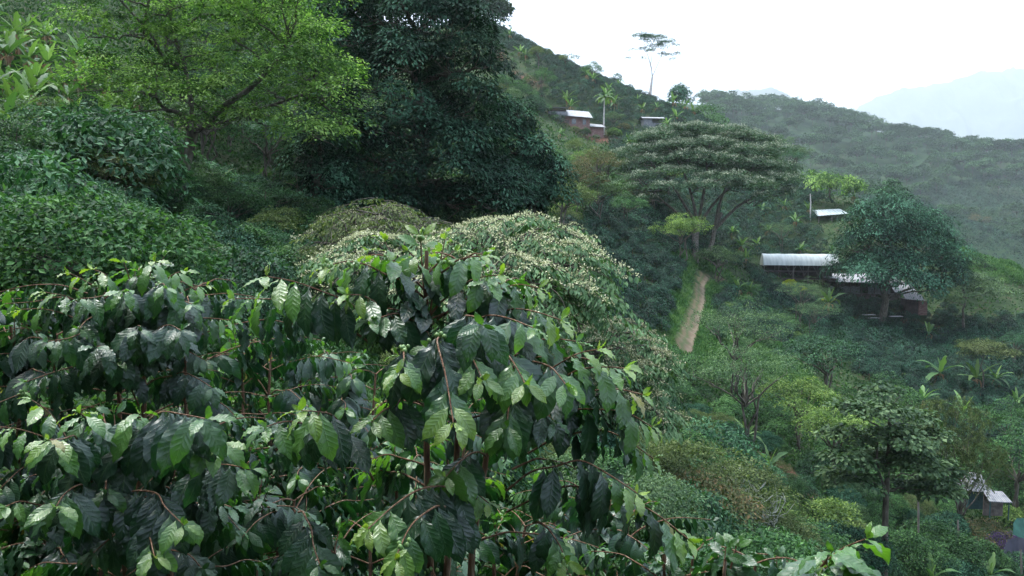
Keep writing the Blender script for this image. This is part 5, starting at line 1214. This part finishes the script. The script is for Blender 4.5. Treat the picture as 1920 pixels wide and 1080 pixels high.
HERO_C = [((797, 560, 2.6), (612, 500, 2.45), 1.15, .7, .28), ((797, 545, 2.6), (690, 478, 2.7), 1.0, .8), ((797, 520, 2.6), (765, 470, 2.5), .95, .9, .1, .1), ((797, 520, 2.6), (852, 470, 2.65), 1.0, .7, .1, .1), ((800, 540, 2.6), (905, 480, 2.5), 1.05, .5),
 ((800, 600, 2.6), (940, 515, 2.45), 1.1, .7), ((820, 600, 2.6), (1010, 540, 2.5), 1.15, .6), ((830, 620, 2.6), (1052, 600, 2.4), 1.15, .8), ((840, 640, 2.6), (1000, 615, 2.25), 1.25, .5), ((860, 640, 2.5), (905, 610, 2.1), 1.25, .2),
 ((770, 640, 2.6), (652, 552, 2.4), 1.1, .9), ((750, 650, 2.6), (500, 518, 2.3), 1.2, .8, .2, .45), ((690, 640, 2.5), (440, 560, 2.4), 1.1, .6, .2, .5), ((780, 700, 2.5), (745, 700, 2.1), 1.15, .9, .3, .1), ((800, 690, 2.5), (850, 792, 1.98), 1.3, .95, .5, .25),
 ((820, 690, 2.5), (905, 712, 2.1), 1.2, .9, .4, .2), ((880, 680, 2.5), (985, 720, 2.15), 1.25, .7, .4, .2), ((940, 720, 2.5), (1060, 720, 2.2), 1.25, .5, .4, .3), ((960, 780, 2.5), (1120, 655, 2.4), 1.1, .9, .3, .4), ((960, 800, 2.5), (1170, 690, 2.35), 1.1, .8, .3, .4),
 ((980, 820, 2.5), (1205, 740, 2.4), 1.05, .9, .35, .4), ((980, 830, 2.5), (1222, 800, 2.35), 1.1, .9, .4, .35), ((990, 850, 2.5), (1225, 860, 2.4), 1.0, .6, .4, .4), ((950, 920, 2.5), (1195, 925, 2.25), 1.1, .8, .4, .35), ((950, 960, 2.5), (1290, 1010, 2.2), 1.1, .7, .35, .4),
 ((900, 940, 2.5), (690, 992, 2.05), 1.1, .95, .3, .25), ((880, 1000, 2.5), (740, 1050, 1.95), 1.15, .9, .4, .2), ((840, 900, 2.6), (700, 860, 2.7), .8, .8), ((700, 900, 2.6), (565, 770, 2.15), 1.25, .9, .3, .5), ((640, 860, 2.6), (500, 800, 2.3), 1.2, .5, .3, .4),
 ((960, 760, 2.5), (1040, 790, 2.3), 1.3, .1, .3, .3), ((960, 740, 2.5), (950, 800, 2.15), 1.35, .2, .4, .3), ((930, 700, 2.6), (1080, 640, 2.6), 1.1, .3, .3, .3), ((960, 880, 2.5), (1080, 880, 2.5), 1.1, .1, .3, .3), ((800, 620, 2.6), (700, 600, 2.4), 1.15, .3),
 ((1000, 980, 2.4), (1060, 1050, 2.2), 1.0, .6, .3, .3), ((560, 960, 2.5), (600, 1060, 2.2), 1.1, .2, .3, .3)]
e, n = coffee_plant(b, h, .34, 901, 'tallest coffee shrub with large hanging glossy leaves and green berries in the near middle', levels=12, lsc=.9, hero=HERO_C, stems=((0, 0), (.24, .05), (.1, .12)), berries=30, from_h=.5, skip=.1); cnt += n
b, h = ctop(262, 512, 3.5)
HERO_L = [((260, 620, 3.4), (130, 512, 3.3), .95, .9), ((260, 600, 3.4), (175, 505, 3.2), .95, .9), ((260, 600, 3.4), (232, 492, 3.3), .95, .9), ((260, 600, 3.4), (290, 490, 3.2), .95, .9), ((260, 600, 3.4), (345, 508, 3.3), .95, .8), ((260, 620, 3.4), (388, 535, 3.4), .95, .8),
 ((240, 640, 3.4), (85, 548, 3.2), 1.0, .9), ((240, 660, 3.4), (40, 580, 3.2), 1.0, .7), ((260, 620, 3.4), (310, 540, 3.0), 1.05, .4), ((260, 620, 3.4), (230, 545, 3.0), 1.05, .4), ((260, 620, 3.4), (150, 560, 3.0), 1.05, .4), ((260, 620, 3.4), (360, 570, 3.1), 1.05, .3),
 ((260, 700, 3.4), (90, 640, 2.9), 1.1, .2), ((260, 700, 3.4), (260, 620, 2.9), 1.1, .1), ((260, 700, 3.4), (340, 620, 2.9), 1.1, .1), ((260, 660, 3.4), (430, 600, 3.3), 1.0, .4), ((260, 760, 3.4), (180, 650, 2.9), 1.1, .1)]
e, n = coffee_plant(b, h, .62, 902, 'domed coffee shrub on the left with bright young tips over dark hanging leaves', levels=26, lsc=.82, hero=HERO_L, stems=((0, 0), (.2, .1), (-.2, .05)), berries=10, from_h=.3, topdroop=1.35, youngness=.5); cnt += n
b, h = ctop(200, 800, 2.75)
HERO_LL = [((200, 900, 2.7), (150, 775, 2.4), 1.1, .8), ((200, 900, 2.7), (265, 775, 2.4), 1.1, .6), ((180, 920, 2.7), (60, 750, 2.6), 1.0, .8), ((200, 900, 2.7), (385, 785, 2.2), 1.45, .3), ((180, 920, 2.7), (90, 825, 2.2), 1.1, .95), ((200, 960, 2.7), (105, 950, 2.2), 1.15, .5),
 ((200, 960, 2.7), (345, 985, 2.2), 1.15, .6), ((240, 1000, 2.7), (290, 1045, 2.2), .9, .9), ((260, 960, 2.7), (470, 880, 2.4), 1.1, .3), ((200, 900, 2.7), (0, 800, 2.5), 1.0, .7), ((150, 980, 2.7), (10, 950, 2.4), 1.0, .5), ((300, 900, 2.7), (420, 830, 2.4), 1.2, .5)]
e, n = coffee_plant(b, h, .5, 903, 'low dark coffee shrub with very large leaves at the lower left', levels=13, lsc=.92, hero=HERO_LL, stems=((0, 0), (.2, .1)), berries=8, from_h=.3, youngness=.3, topdroop=1.2); cnt += n
# -- further coffee shrubs seen between and behind them
for i, (px, py, Y_, rad, lv_, lb) in enumerate([
   (20, 610, 3.6, .55, 16, 'coffee shrub cut by the left edge beside the domed one'), (-90, 560, 4.4, .6, 14, 'coffee shrub behind the left edge'), (450, 640, 4.6, .6, 16, 'smaller coffee shrub behind the gap between the domed and the tallest shrub'),
   (560, 660, 5.4, .6, 16, 'bright leaved coffee shrub deep in the gap left of the tallest shrub'), (655, 690, 5.0, .6, 18, 'fresh green coffee shrub showing below the long left branch of the tallest shrub'), (740, 850, 4.4, .5, 14, 'fresh green coffee shrub behind the stems of the tallest shrub'),
   (1040, 905, 4.6, .5, 16, 'bright coffee shrub seen between the right hand branches of the tallest shrub'), (930, 980, 3.9, .5, 14, 'low coffee shrub at the foot of the tallest shrub'), (1130, 960, 4.0, .5, 14, 'low coffee shrub below the right branches of the tallest shrub'),
   (1360, 1050, 3.0, .4, 12, 'coffee shrub whose dark leaves just reach the bottom edge'), (1450, 1062, 3.2, .4, 12, 'coffee shrub at the bottom edge left of the berry bearing twig'), (480, 930, 3.6, .55, 14, 'dark coffee shrub at the bottom left of the middle'),
   (620, 1010, 3.3, .5, 12, 'coffee shrub in the shade at the bottom, left of the stems'), (330, 900, 3.8, .6, 12, 'shaded coffee shrub behind the very large leaves'), (100, 1000, 3.2, .5, 12, 'shaded coffee shrub in the bottom left corner'), (1245, 1040, 3.4, .45, 12, 'coffee shrub under the right hand branch tips'),
   (30, 900, 3.4, .5, 10, 'shaded coffee shrub low on the left edge'), (840, 760, 6.2, .6, 14, 'coffee shrub far behind the stems of the tallest shrub'), (520, 830, 4.2, .55, 14, 'coffee shrub in the middle of the dark gap')]):
    b, h = ctop(px, py, Y_); e, n = coffee_plant(b, max(h, .5), rad, 920 + i, lb, levels=lv_, lsc=1.0, hi=Y_ < 3.5, stems=((0, 0), (.15, .1)), berries=3, from_h=.15, youngness=.55 if Y_ > 4 else .25); cnt += n
# -- berry bearing twig rising from a shrub below the frame
b, h = ctop(1500, 1120, 2.1)
e, n = coffee_plant(b, h, .25, 950, 'coffee shrub below the frame raising one twig of large leaves and berries', levels=3, lsc=1.2, hero=[((1500, 1110, 2.1), (1552, 1062, 2.0), 1.25, .5, .1, .0, .5), ((1520, 1100, 2.1), (1625, 1010, 2.0), 1.5, .55, .25, .1, .35), ((1520, 1120, 2.1), (1560, 1035, 1.9), 1.3, .4, .2, .1, .5)], berries=9, from_h=.6, youngness=.3); cnt += n
print('coffee leaves', cnt)
# -- unseen coffee shrubs added around and behind the viewer to block low light
for i, (x, y, tz, rd) in enumerate([(-1.9, .7, -.55, .6), (-1.2, -.9, -.5, .6), (.4, -1.3, -.7, .6), (1.9, -.6, -.8, .6), (-2.9, 2.0, -.3, .6), (2.4, .9, -1.0, .55), (-.9, .9, -.62, .5), (.3, 1.0, -.68, .5), (1.3, 1.2, -.8, .5), (-1.7, 1.4, -.72, .5), (-.3, .2, -.45, .5), (.9, .1, -.5, .5), (-.9, -.1, -.4, .5), (-3.0, -.6, -.3, .7), (3.4, 2.0, -1.5, .6)]):
    bz = float(gz(x, y)[0]); e, n = coffee_plant((x, y, bz), tz - bz, rd, 970 + i, 'coffee shrub added around the viewer to block low light, outside the picture', levels=11, hi=False, berries=0, from_h=.2, group='coffee shrubs added outside the picture')
# fallen leaves and litter under the shrubs
rr = np.random.default_rng(960); n = 60000; X = rr.uniform(-5, 9, n); Yy = rr.uniform(.8, 11, n); Z = gz(X, Yy) + rr.uniform(0, .25, n) ** 1.5
mb = MB(); quads(mb, np.stack([X, Yy, Z], -1), rr.normal(size=(n, 3)) * [1, 1, .5] + [0, 0, .5], rr.normal(size=(n, 3)) + UP, .1 * rr.uniform(.5, 1.3, n), .05, rr.uniform(0, 1, n))
tag(mb.obj('undergrowth', M['under_leaf']), 'weeds and seedlings on the ground under the coffee shrubs', kind='stuff')
# ================================================================ buildings
M['brick'] = noisemat('brick', [(0.1, 0.055, 0.048), (0.17, 0.1, 0.085), (0.24, 0.165, 0.145)], 3, bump=.3, stretch=(1, 1, 3))
M['tin'] = noisemat('tin_roof', [(0.15, 0.155, 0.155), (0.34, 0.34, 0.33)], 2, rough=.5)
M['tin_old'] = noisemat('old_tin', [(0.08, 0.085, 0.095), (0.15, 0.16, 0.165), (0.2, 0.195, 0.19)], 3, rough=.6)
M['plastic'] = noisemat('plastic_sheet', [(0.26, 0.3, 0.28), (0.4, 0.44, 0.42)], 1.2, rough=.35, stretch=(2, .4, .4))
M['wood_dark'] = noisemat('dark_timber', [(0.06, 0.05, 0.045), (0.14, 0.12, 0.1)], 5)
M['wood_pale'] = noisemat('pale_timber', [(0.1, 0.085, 0.07), (0.18, 0.165, 0.145)], 5, stretch=(1, 1, .3))
M['whitewash'] = noisemat('whitewash', [(0.12, 0.135, 0.13), (0.24, 0.255, 0.25)], 4)
M['glass'] = noisemat('window_glass', [(0.02, 0.03, 0.04), (0.05, 0.06, 0.08)], 2, rough=.15, spec=.8)
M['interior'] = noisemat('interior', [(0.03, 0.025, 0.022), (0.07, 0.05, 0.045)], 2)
M['earth'] = noisemat('red_earth', [(0.16, 0.07, 0.045), (0.32, 0.17, 0.11)], 2)
M['teal'] = noisemat('teal_paint', [(0.02, 0.05, 0.05), (0.035, 0.08, 0.075)], 4)
M['blue_tarp'] = noisemat('blue_tarp', [(0.003, 0.004, 0.01), (0.009, 0.01, 0.02)], 3, rough=.5)
M['green_tarp'] = noisemat('green_net', [(0.006, 0.04, 0.028), (0.012, 0.075, 0.05)], 3, rough=.6)
def thing(name, cat, label, o): return empty(name, o, label, cat)
class Part:
    """local frame: u along the front, v away from the viewer, z up"""
    def __init__(s, o, ang): s.o = np.asarray(o, float); s.u = np.array([math.cos(ang), math.sin(ang), 0]); s.v = np.array([-math.sin(ang), math.cos(ang), 0]); s.root = None
    def W(s, p): p = np.asarray(p, float); return s.o + p[..., :1] * s.u + p[..., 1:2] * s.v + p[..., 2:] * np.array([0, 0, 1.])
    def box(s, name, lo, hi, mat, parent=None):
        mb = MB(); box(mb, lo, hi, M=s.W); return mb.obj(name, mat, parent or s.root, origin=s.o)
    def boxes(s, name, L, mat, parent=None):
        mb = MB()
        for lo, hi in L: box(mb, lo, hi, M=s.W)
        return mb.obj(name, mat, parent or s.root, origin=s.o)
    def sheet(s, name, a, b, c, d, mat, parent=None, th=.06, nr=1, amp=.0, nseg=2):
        """roof sheet a-b front edge, d-c back edge, corrugated across"""
        a, b, c, d = map(np.asarray, (a, b, c, d)); k = np.linspace(0, 1, nr * 4 + 1); j = np.linspace(0, 1, nseg)
        P = (1 - j)[:, None, None] * ((1 - k)[None, :, None] * a + k[None, :, None] * b) + j[:, None, None] * ((1 - k)[None, :, None] * d + k[None, :, None] * c)
        P = P.astype(float); P[..., 2] += amp * np.sin(k * nr * 2 * np.pi)[None]
        mb = MB(); V, F = grid_mesh(P, nseg, len(k)); n = len(V); V2 = V - [0, 0, th]
        E = []; w_ = len(k)
        for i in range(w_ - 1): E += [[i, i + 1, n + i + 1, n + i], [(nseg - 1) * w_ + i, (nseg - 1) * w_ + i + 1, n + (nseg - 1) * w_ + i + 1, n + (nseg - 1) * w_ + i]]
        for i in range(nseg - 1): E += [[i * w_, (i + 1) * w_, n + (i + 1) * w_, n + i * w_], [i * w_ + w_ - 1, (i + 1) * w_ + w_ - 1, n + (i + 1) * w_ + w_ - 1, n + i * w_ + w_ - 1]]
        mb.add(s.W(np.vstack([V, V2])), np.vstack([F, F + n, np.array(E)])); return mb.obj(name, mat, parent or s.root, origin=s.o)

# -- brick house under the ridge
o = at(1033, 240, 196); p = Part(o, R(7)); p.root = thing('brick_house', 'house', 'two storey brick house with a railed balcony and long white roof below the ridge', o)
wl = p.box('wall', (0, 0, -2.5), (9.6, 5, 2.9), M['brick'])
for x0, x1, z0, z1 in [(1.7, 2.6, 1.3, 2.4), (5.2, 6.1, 1.1, 2.2), (7.9, 8.6, 1.0, 2.1)]:
    f = p.box('window', (x0 - .08, -.06, z0 - .08), (x1 + .08, -.003, z1 + .08), M['whitewash']); p.box('pane', (x0, -.1, z0), (x1, -.063, z1), M['glass'], f)
p.box('door', (3.7, -.05, 0), (4.5, -.003, 2.0), M['wood_dark'])
p.boxes('balcony', [((-.7, -1.1, 2.92), (3.9, -.003, 3.05)), ((-.7, -1.1, 3.08), (3.9, -1.04, 3.85)), ((-.7, -1.03, 3.08), (-.64, -.05, 3.85))], M['tin_old'])
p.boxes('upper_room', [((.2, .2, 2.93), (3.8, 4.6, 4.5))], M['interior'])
p.boxes('balcony_post', [((-.6, -1.0, 3.87), (-.5, -.9, 4.75)), ((1.5, -1.0, 3.87), (1.6, -.9, 4.75)), ((3.7, -1.0, 3.87), (3.8, -.9, 4.75))], M['wood_dark'])
p.sheet('upper_roof', (-1, -1.4, 4.8), (4.1, -1.4, 4.8), (4.1, 4.8, 5.3), (-1, 4.8, 5.3), M['tin_old'], nr=8, amp=.03)
p.sheet('roof', (3.4, -.9, 2.95), (10.2, -.9, 2.5), (10.2, 4, 4.6), (3.4, 4, 5.0), M['tin'], nr=14, amp=.03)
p.box('side_wing', (9.75, .5, -3.5), (13.2, 4, .5), M['brick'])
p.sheet('wing_roof', (9.68, -.3, .55), (13.6, -.3, .35), (13.6, 4.2, 1.5), (9.68, 4.2, 1.7), M['tin'], nr=10, amp=.03)
# -- small shed right of the palm
o = at(1203, 237, 212); p = Part(o, R(6)); p.root = thing('farm_shed', 'shed', 'small grey shed with a curved white roof right of the tall palm', o)
p.boxes('wall', [((.6, 0, -2), (2.8, 4, 2.0)), ((2.83, 3.8, -2), (5.6, 4, 2.0)), ((2.83, .1, -2), (5.6, .2, .9))], M['tin_old'])
p.boxes('post', [((5.5, 0, .92), (5.6, .08, 2.1)), ((4.1, .0, .92), (4.2, .08, 2.1))], M['wood_pale'])
th = np.linspace(0, 1, 9); P = np.array([[[x, -.5 + 4.9 * q, 2.1 + 1.0 * math.sin(math.pi * (.15 + q * .7)) - .45] for x in np.linspace(0, 6.1, 12)] for q in th]); V, F = grid_mesh(P, 9, 12); mb = MB(); mb.add(p.W(V), F); mb.obj('roof', M['tin'], p.root, origin=o, smooth=True)

# -- long white plastic drying tunnel
o = at(1431, 520, 139.5); p = Part(o, R(-9)); p.root = thing('drying_tunnel', 'drying shed', 'long white plastic vaulted drying tunnel on timber posts', o)
Lh, Dp, ez = 12.6, 4.2, 2.15
q = np.linspace(0, 1, 17); xs = np.linspace(0, Lh, 30)
def vault(x, q): return [x, -.2 + (Dp + .4) * q, ez + 1.95 * math.sin(math.pi * q) ** .62 - .05 * abs(math.sin(x * 1.25)) * math.sin(math.pi * q)]
mb = MB(); V, F = grid_mesh(np.array([[vault(x, a) for x in xs] for a in q]), 17, 30); mb.add(p.W(V), F); mb.obj('plastic_cover', M['plastic'], p.root, origin=o, smooth=True)
for x, nm in ((0.02, 'end_cover'), (Lh - .02, 'end_cover')):
    mb = MB(); top = [vault(x, a) for a in q]; bot = [[x, t_[1], ez - .15] for t_ in top]; V, F = grid_mesh(np.array([bot, top]), 2, 17); mb.add(p.W(V), F); mb.obj(nm, M['plastic'], p.root, origin=o)
for i in range(6):
    x = .15 + i * (Lh - .3) / 5
    for v_ in (0, Dp): p.box('post', (x - .05, v_ - .05, -1.2), (x + .05, v_ + .05, ez + .1), M['wood_pale'])
mb = MB()
for x in (4.6, 6.9, 9.2):
    for sg in (-1, 1): tube(mb, p.W(np.array([[x, .0, .4], [x + sg * .9, 0, ez]])), .045, 5)
mb.obj('brace', M['wood_pale'], p.root, origin=o)
p.boxes('drying_table', [((.4, .6, .95), (Lh - .4, Dp - .6, 1.05))] + [((x, .7, -1), (x + .08, .8, .93)) for x in np.arange(1, Lh, 2)], M['wood_dark'])
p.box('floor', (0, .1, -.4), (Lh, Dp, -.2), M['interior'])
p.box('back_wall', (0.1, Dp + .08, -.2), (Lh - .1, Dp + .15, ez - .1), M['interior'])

# -- white sheet roof by the crest, with a utility pole
o = at(1531, 409, 168); p = Part(o, R(4)); p.root = thing('roofed_shelter', 'shed', 'open shelter with a bright white sheet roof below the spur crest', o)
p.sheet('roof', (0, -.6, .5), (6.6, -.6, 1.0), (6.3, 2.6, 2.0), (.2, 2.6, 1.7), M['plastic'], nr=10, amp=.03)
for x in (.3, 3.1, 5.9):
    for y in (-.4, 2.3): p.box('post', (x, y, -1.5), (x + .1, y + .1, .45 + (y > 0) * .9 + x * .04), M['wood_pale'])
o = ground_at(1519, 168); mb = MB(); tube(mb, [o - [0, 0, .5], o + [0, 0, 4], at(1519, 363, 168)], [.13, .12, .1], 8); e = empty('utility_pole', o, 'thin white utility pole beside the bright white sheet roof', 'pole'); mb.obj('post', M['bark_pale'], e, origin=o, smooth=True)
mb = MB(); tp = at(1519, 366, 168); box(mb, tp - [.6, .05, .05], tp + [.6, .05, .05]); mb.obj('crossarm', M['wood_pale'], e, origin=o)

# -- farm buildings under the round tree
o = at(1554, 551, 139.5); p = Part(o, R(-4)); p.root = thing('farmhouse', 'house', 'long low farmhouse with a thin tin roof and whitewashed boards under the round dark tree', o)
p.boxes('wall', [((0, 2.5, -1), (12.2, 2.7, 2.2)), ((0, .2, -1), (.2, 2.47, 2.2)), ((12, .2, -1), (12.2, 2.47, 2.2))], M['wood_dark'])
bd = []
for x in np.arange(.1, 11.9, .2):
    if (2.0 < x < 5.2) or 6.6 < x < 10.4 or x < .9: bd.append(((x, -.05, .05 + .05 * math.sin(x * 7)), (x + .16, .0, 1.35 + .1 * math.sin(x * 5))))
for x0, x1 in ((2.0, 5.2), (6.6, 10.4), (0, .9)): p.boxes('board_fence', [q_ for q_ in bd if x0 - .01 <= q_[0][0] < x1], M['whitewash'])
for x in (.05, 1.3, 3.6, 5.5, 7.7, 9.9, 12.0): p.box('post', (x, -.2, -1), (x + .09, -.1, 2.3), M['wood_pale'])
p.sheet('roof', (-.5, -.9, 2.25), (12.6, -.9, 2.0), (12.6, 4.2, 3.25), (-.5, 4.2, 3.4), M['tin'], nr=26, amp=.03)
p.box('floor', (-.1, -.0, -1.2), (12.2, 2.4, 0.0), M['wood_dark'])
o = at(1698, 577, 133); p = Part(o, R(-8)); p.root = thing('farm_shed', 'shed', 'small shed with a pale stepped roof and brick end right of the round tree trunk', o)
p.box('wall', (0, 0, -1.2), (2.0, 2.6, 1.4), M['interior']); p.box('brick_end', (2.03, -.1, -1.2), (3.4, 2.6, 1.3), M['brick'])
p.sheet('roof', (-.3, -.7, 1.55), (2.7, -.7, 1.3), (2.7, 1.2, 2.2), (-.3, 1.2, 2.45), M['tin_old'], nr=8, amp=.03)
p.sheet('upper_roof', (-1.4, 1.25, 2.5), (2.3, 1.25, 2.3), (2.0, 3.4, 3.6), (-1.7, 3.4, 3.8), M['tin'], nr=10, amp=.03)
for a_, b_, lb in [(1632, 591, 'pale sheet of roofing lying in the shade below the farmhouse'), (1640, 597, 'smaller pale sheet lying below the other sheet in the shade'), (1683, 594, 'thin pale plank lying right of the round tree trunk')]:
    o = at(a_, b_, 127); g = ground_at(a_, 127); p = Part(o, R(8)); mb = MB(); box(mb, (-1.0, 0, 0), (1.0, .9, .05), M=p.W); ob = mb.obj('roofing_sheet', M['tin'], origin=o); tag(ob, lb, 'roofing sheet')

# -- tin roofed hut at the lower right
o = at(1814, 925, 58); o[2] -= .1; p = Part(o, R(-6)); p.root = thing('garden_hut', 'hut', 'little teal hut with a hipped tin roof under the drooping tree', o)
p.box('wall', (.25, .3, -1.2), (1.5, 1.6, .25), M['teal'])
def hip(name, a, b, z0, z1, inset, mat):
    x0, y0, x1, y1 = a[0], a[1], b[0], b[1]; i = inset
    v = np.array([[x0, y0, z0], [x1, y0, z0], [x1, y1, z0], [x0, y1, z0], [x0 + i, y0 + i, z1], [x1 - i, y0 + i, z1], [x1 - i, y1 - i, z1], [x0 + i, y1 - i, z1]], float)
    mb = MB(); mb.add(p.W(v), [[0, 1, 5, 4], [1, 2, 6, 5], [2, 3, 7, 6], [3, 0, 4, 7], [4, 5, 6, 7]]); return mb.obj(name, mat, p.root, origin=p.o)
hip('roof', (-.1, -.1), (1.85, 1.9), .3, .6, .3, M['tin_old']); hip('upper_roof', (.2, .2), (1.55, 1.6), .605, 1.35, .35, M['tin'])
o = at(1855, 946, 56); p = Part(o, R(-4)); p.root = thing('lean_to', 'shed', 'low lean-to with a flat corrugated roof right of the teal hut', o)
p.sheet('roof', (0, 0, .25), (1.6, 0, .2), (1.5, 1.2, .6), (.1, 1.2, .65), M['tin_old'], nr=10, amp=.02)
for x in (.1, 1.4): p.box('post', (x, .1, -1.2), (x + .07, .17, .22), M['teal'])
p.box('back_wall', (.1, 1.0, -1.2), (1.5, 1.05, .5), M['wood_dark'])
def tarp(name, pts, mat, label, Y_):
    P = np.array([[at(x, y, Y_ + dy) for x, y, dy in row] for row in pts]); n = 22
    # smooth sag between the corners
    a, b = P; k = np.linspace(0, 1, n); G = np.array([[(1 - j) * ((1 - i) * a[0] + i * a[1]) + j * ((1 - i) * b[0] + i * b[1]) + np.array([.05 * math.sin(7 * j), .09 * math.sin(14 * i + 4 * j), -.2 * math.sin(math.pi * i) + .07 * math.sin(9 * i + 5 * j)]) for i in k] for j in k])
    V, F = grid_mesh(G, n, n); mb = MB(); mb.add(V, F); ob = mb.obj(name, mat, origin=V.mean(0), smooth=True); tag(ob, label, 'tarpaulin')
tarp('tarpaulin', [[(1880, 1062, -.6), (1960, 1075, -.6)], [(1888, 1008, .6), (1960, 1000, .6)]], M['blue_tarp'], 'dark blue tarpaulin at the right edge near the bottom corner', 49)
tarp('tarpaulin', [[(1898, 1003, 0), (1960, 1018, 0)], [(1905, 968, .9), (1960, 975, .9)]], M['green_tarp'], 'green netting above the dark blue tarpaulin at the right edge', 51)
for px, t_, b_, Y_, lb in [(1721, 925, 990, 46, 'pale wooden stake beside the slender dark trunked tree'), (1914, 1030, 1066, 47, 'pale stake standing in front of the dark blue tarpaulin'), (1796, 975, 1010, 48, 'short grey stake left of the reddish green bush')]:
    a = at(px, t_, Y_); b_ = at(px + 1, b_ + 10, Y_); mb = MB(); tube(mb, [b_, (a + b_) / 2 + [.02, 0, 0], a], [.06, .055, .05], 7); ob = mb.obj('stake', M['wood_pale'], origin=b_, smooth=True); tag(ob, lb, 'stake')
# shrubs growing against the foot of the brick house
for px, yy, sc, kk, lb in [(1042, 192, .7, 'green', 'leafy shrub at the left corner of the brick house'), (1062, 191, .55, 'rust', 'reddish shrub under the windows of the brick house'), (1078, 191.5, .8, 'olive', 'olive shrub before the middle of the brick house'), (1098, 192, .9, 'green', 'green shrub before the white roof of the brick house'), (1118, 193, .6, 'grey', 'grey green shrub before the side wing of the brick house')]:
    place(shrub_of(kk), ground_at(px, yy), yy, sc, lb)
for px, yy, sc, kk, lb in [(1822, 56.3, .42, 'green', 'small green shrub against the teal hut wall'), (1868, 54.5, .45, 'green', 'small leafy shrub before the lean-to'), (1800, 55, .55, 'dark', 'dark shrub at the left of the teal hut'), (1893, 55, .5, 'green', 'small shrub right of the lean-to')]:
    place(shrub_of(kk), ground_at(px, yy), yy, sc, lb)
# prototypes that were never placed
for L_ in [cprot, BN, FT, list(TR.values())] + list(SH.values()):
    for root in L_:
        if root.name not in used_protos:
            for c in list(root.children): bpy.data.objects.remove(c)
            bpy.data.objects.remove(root)
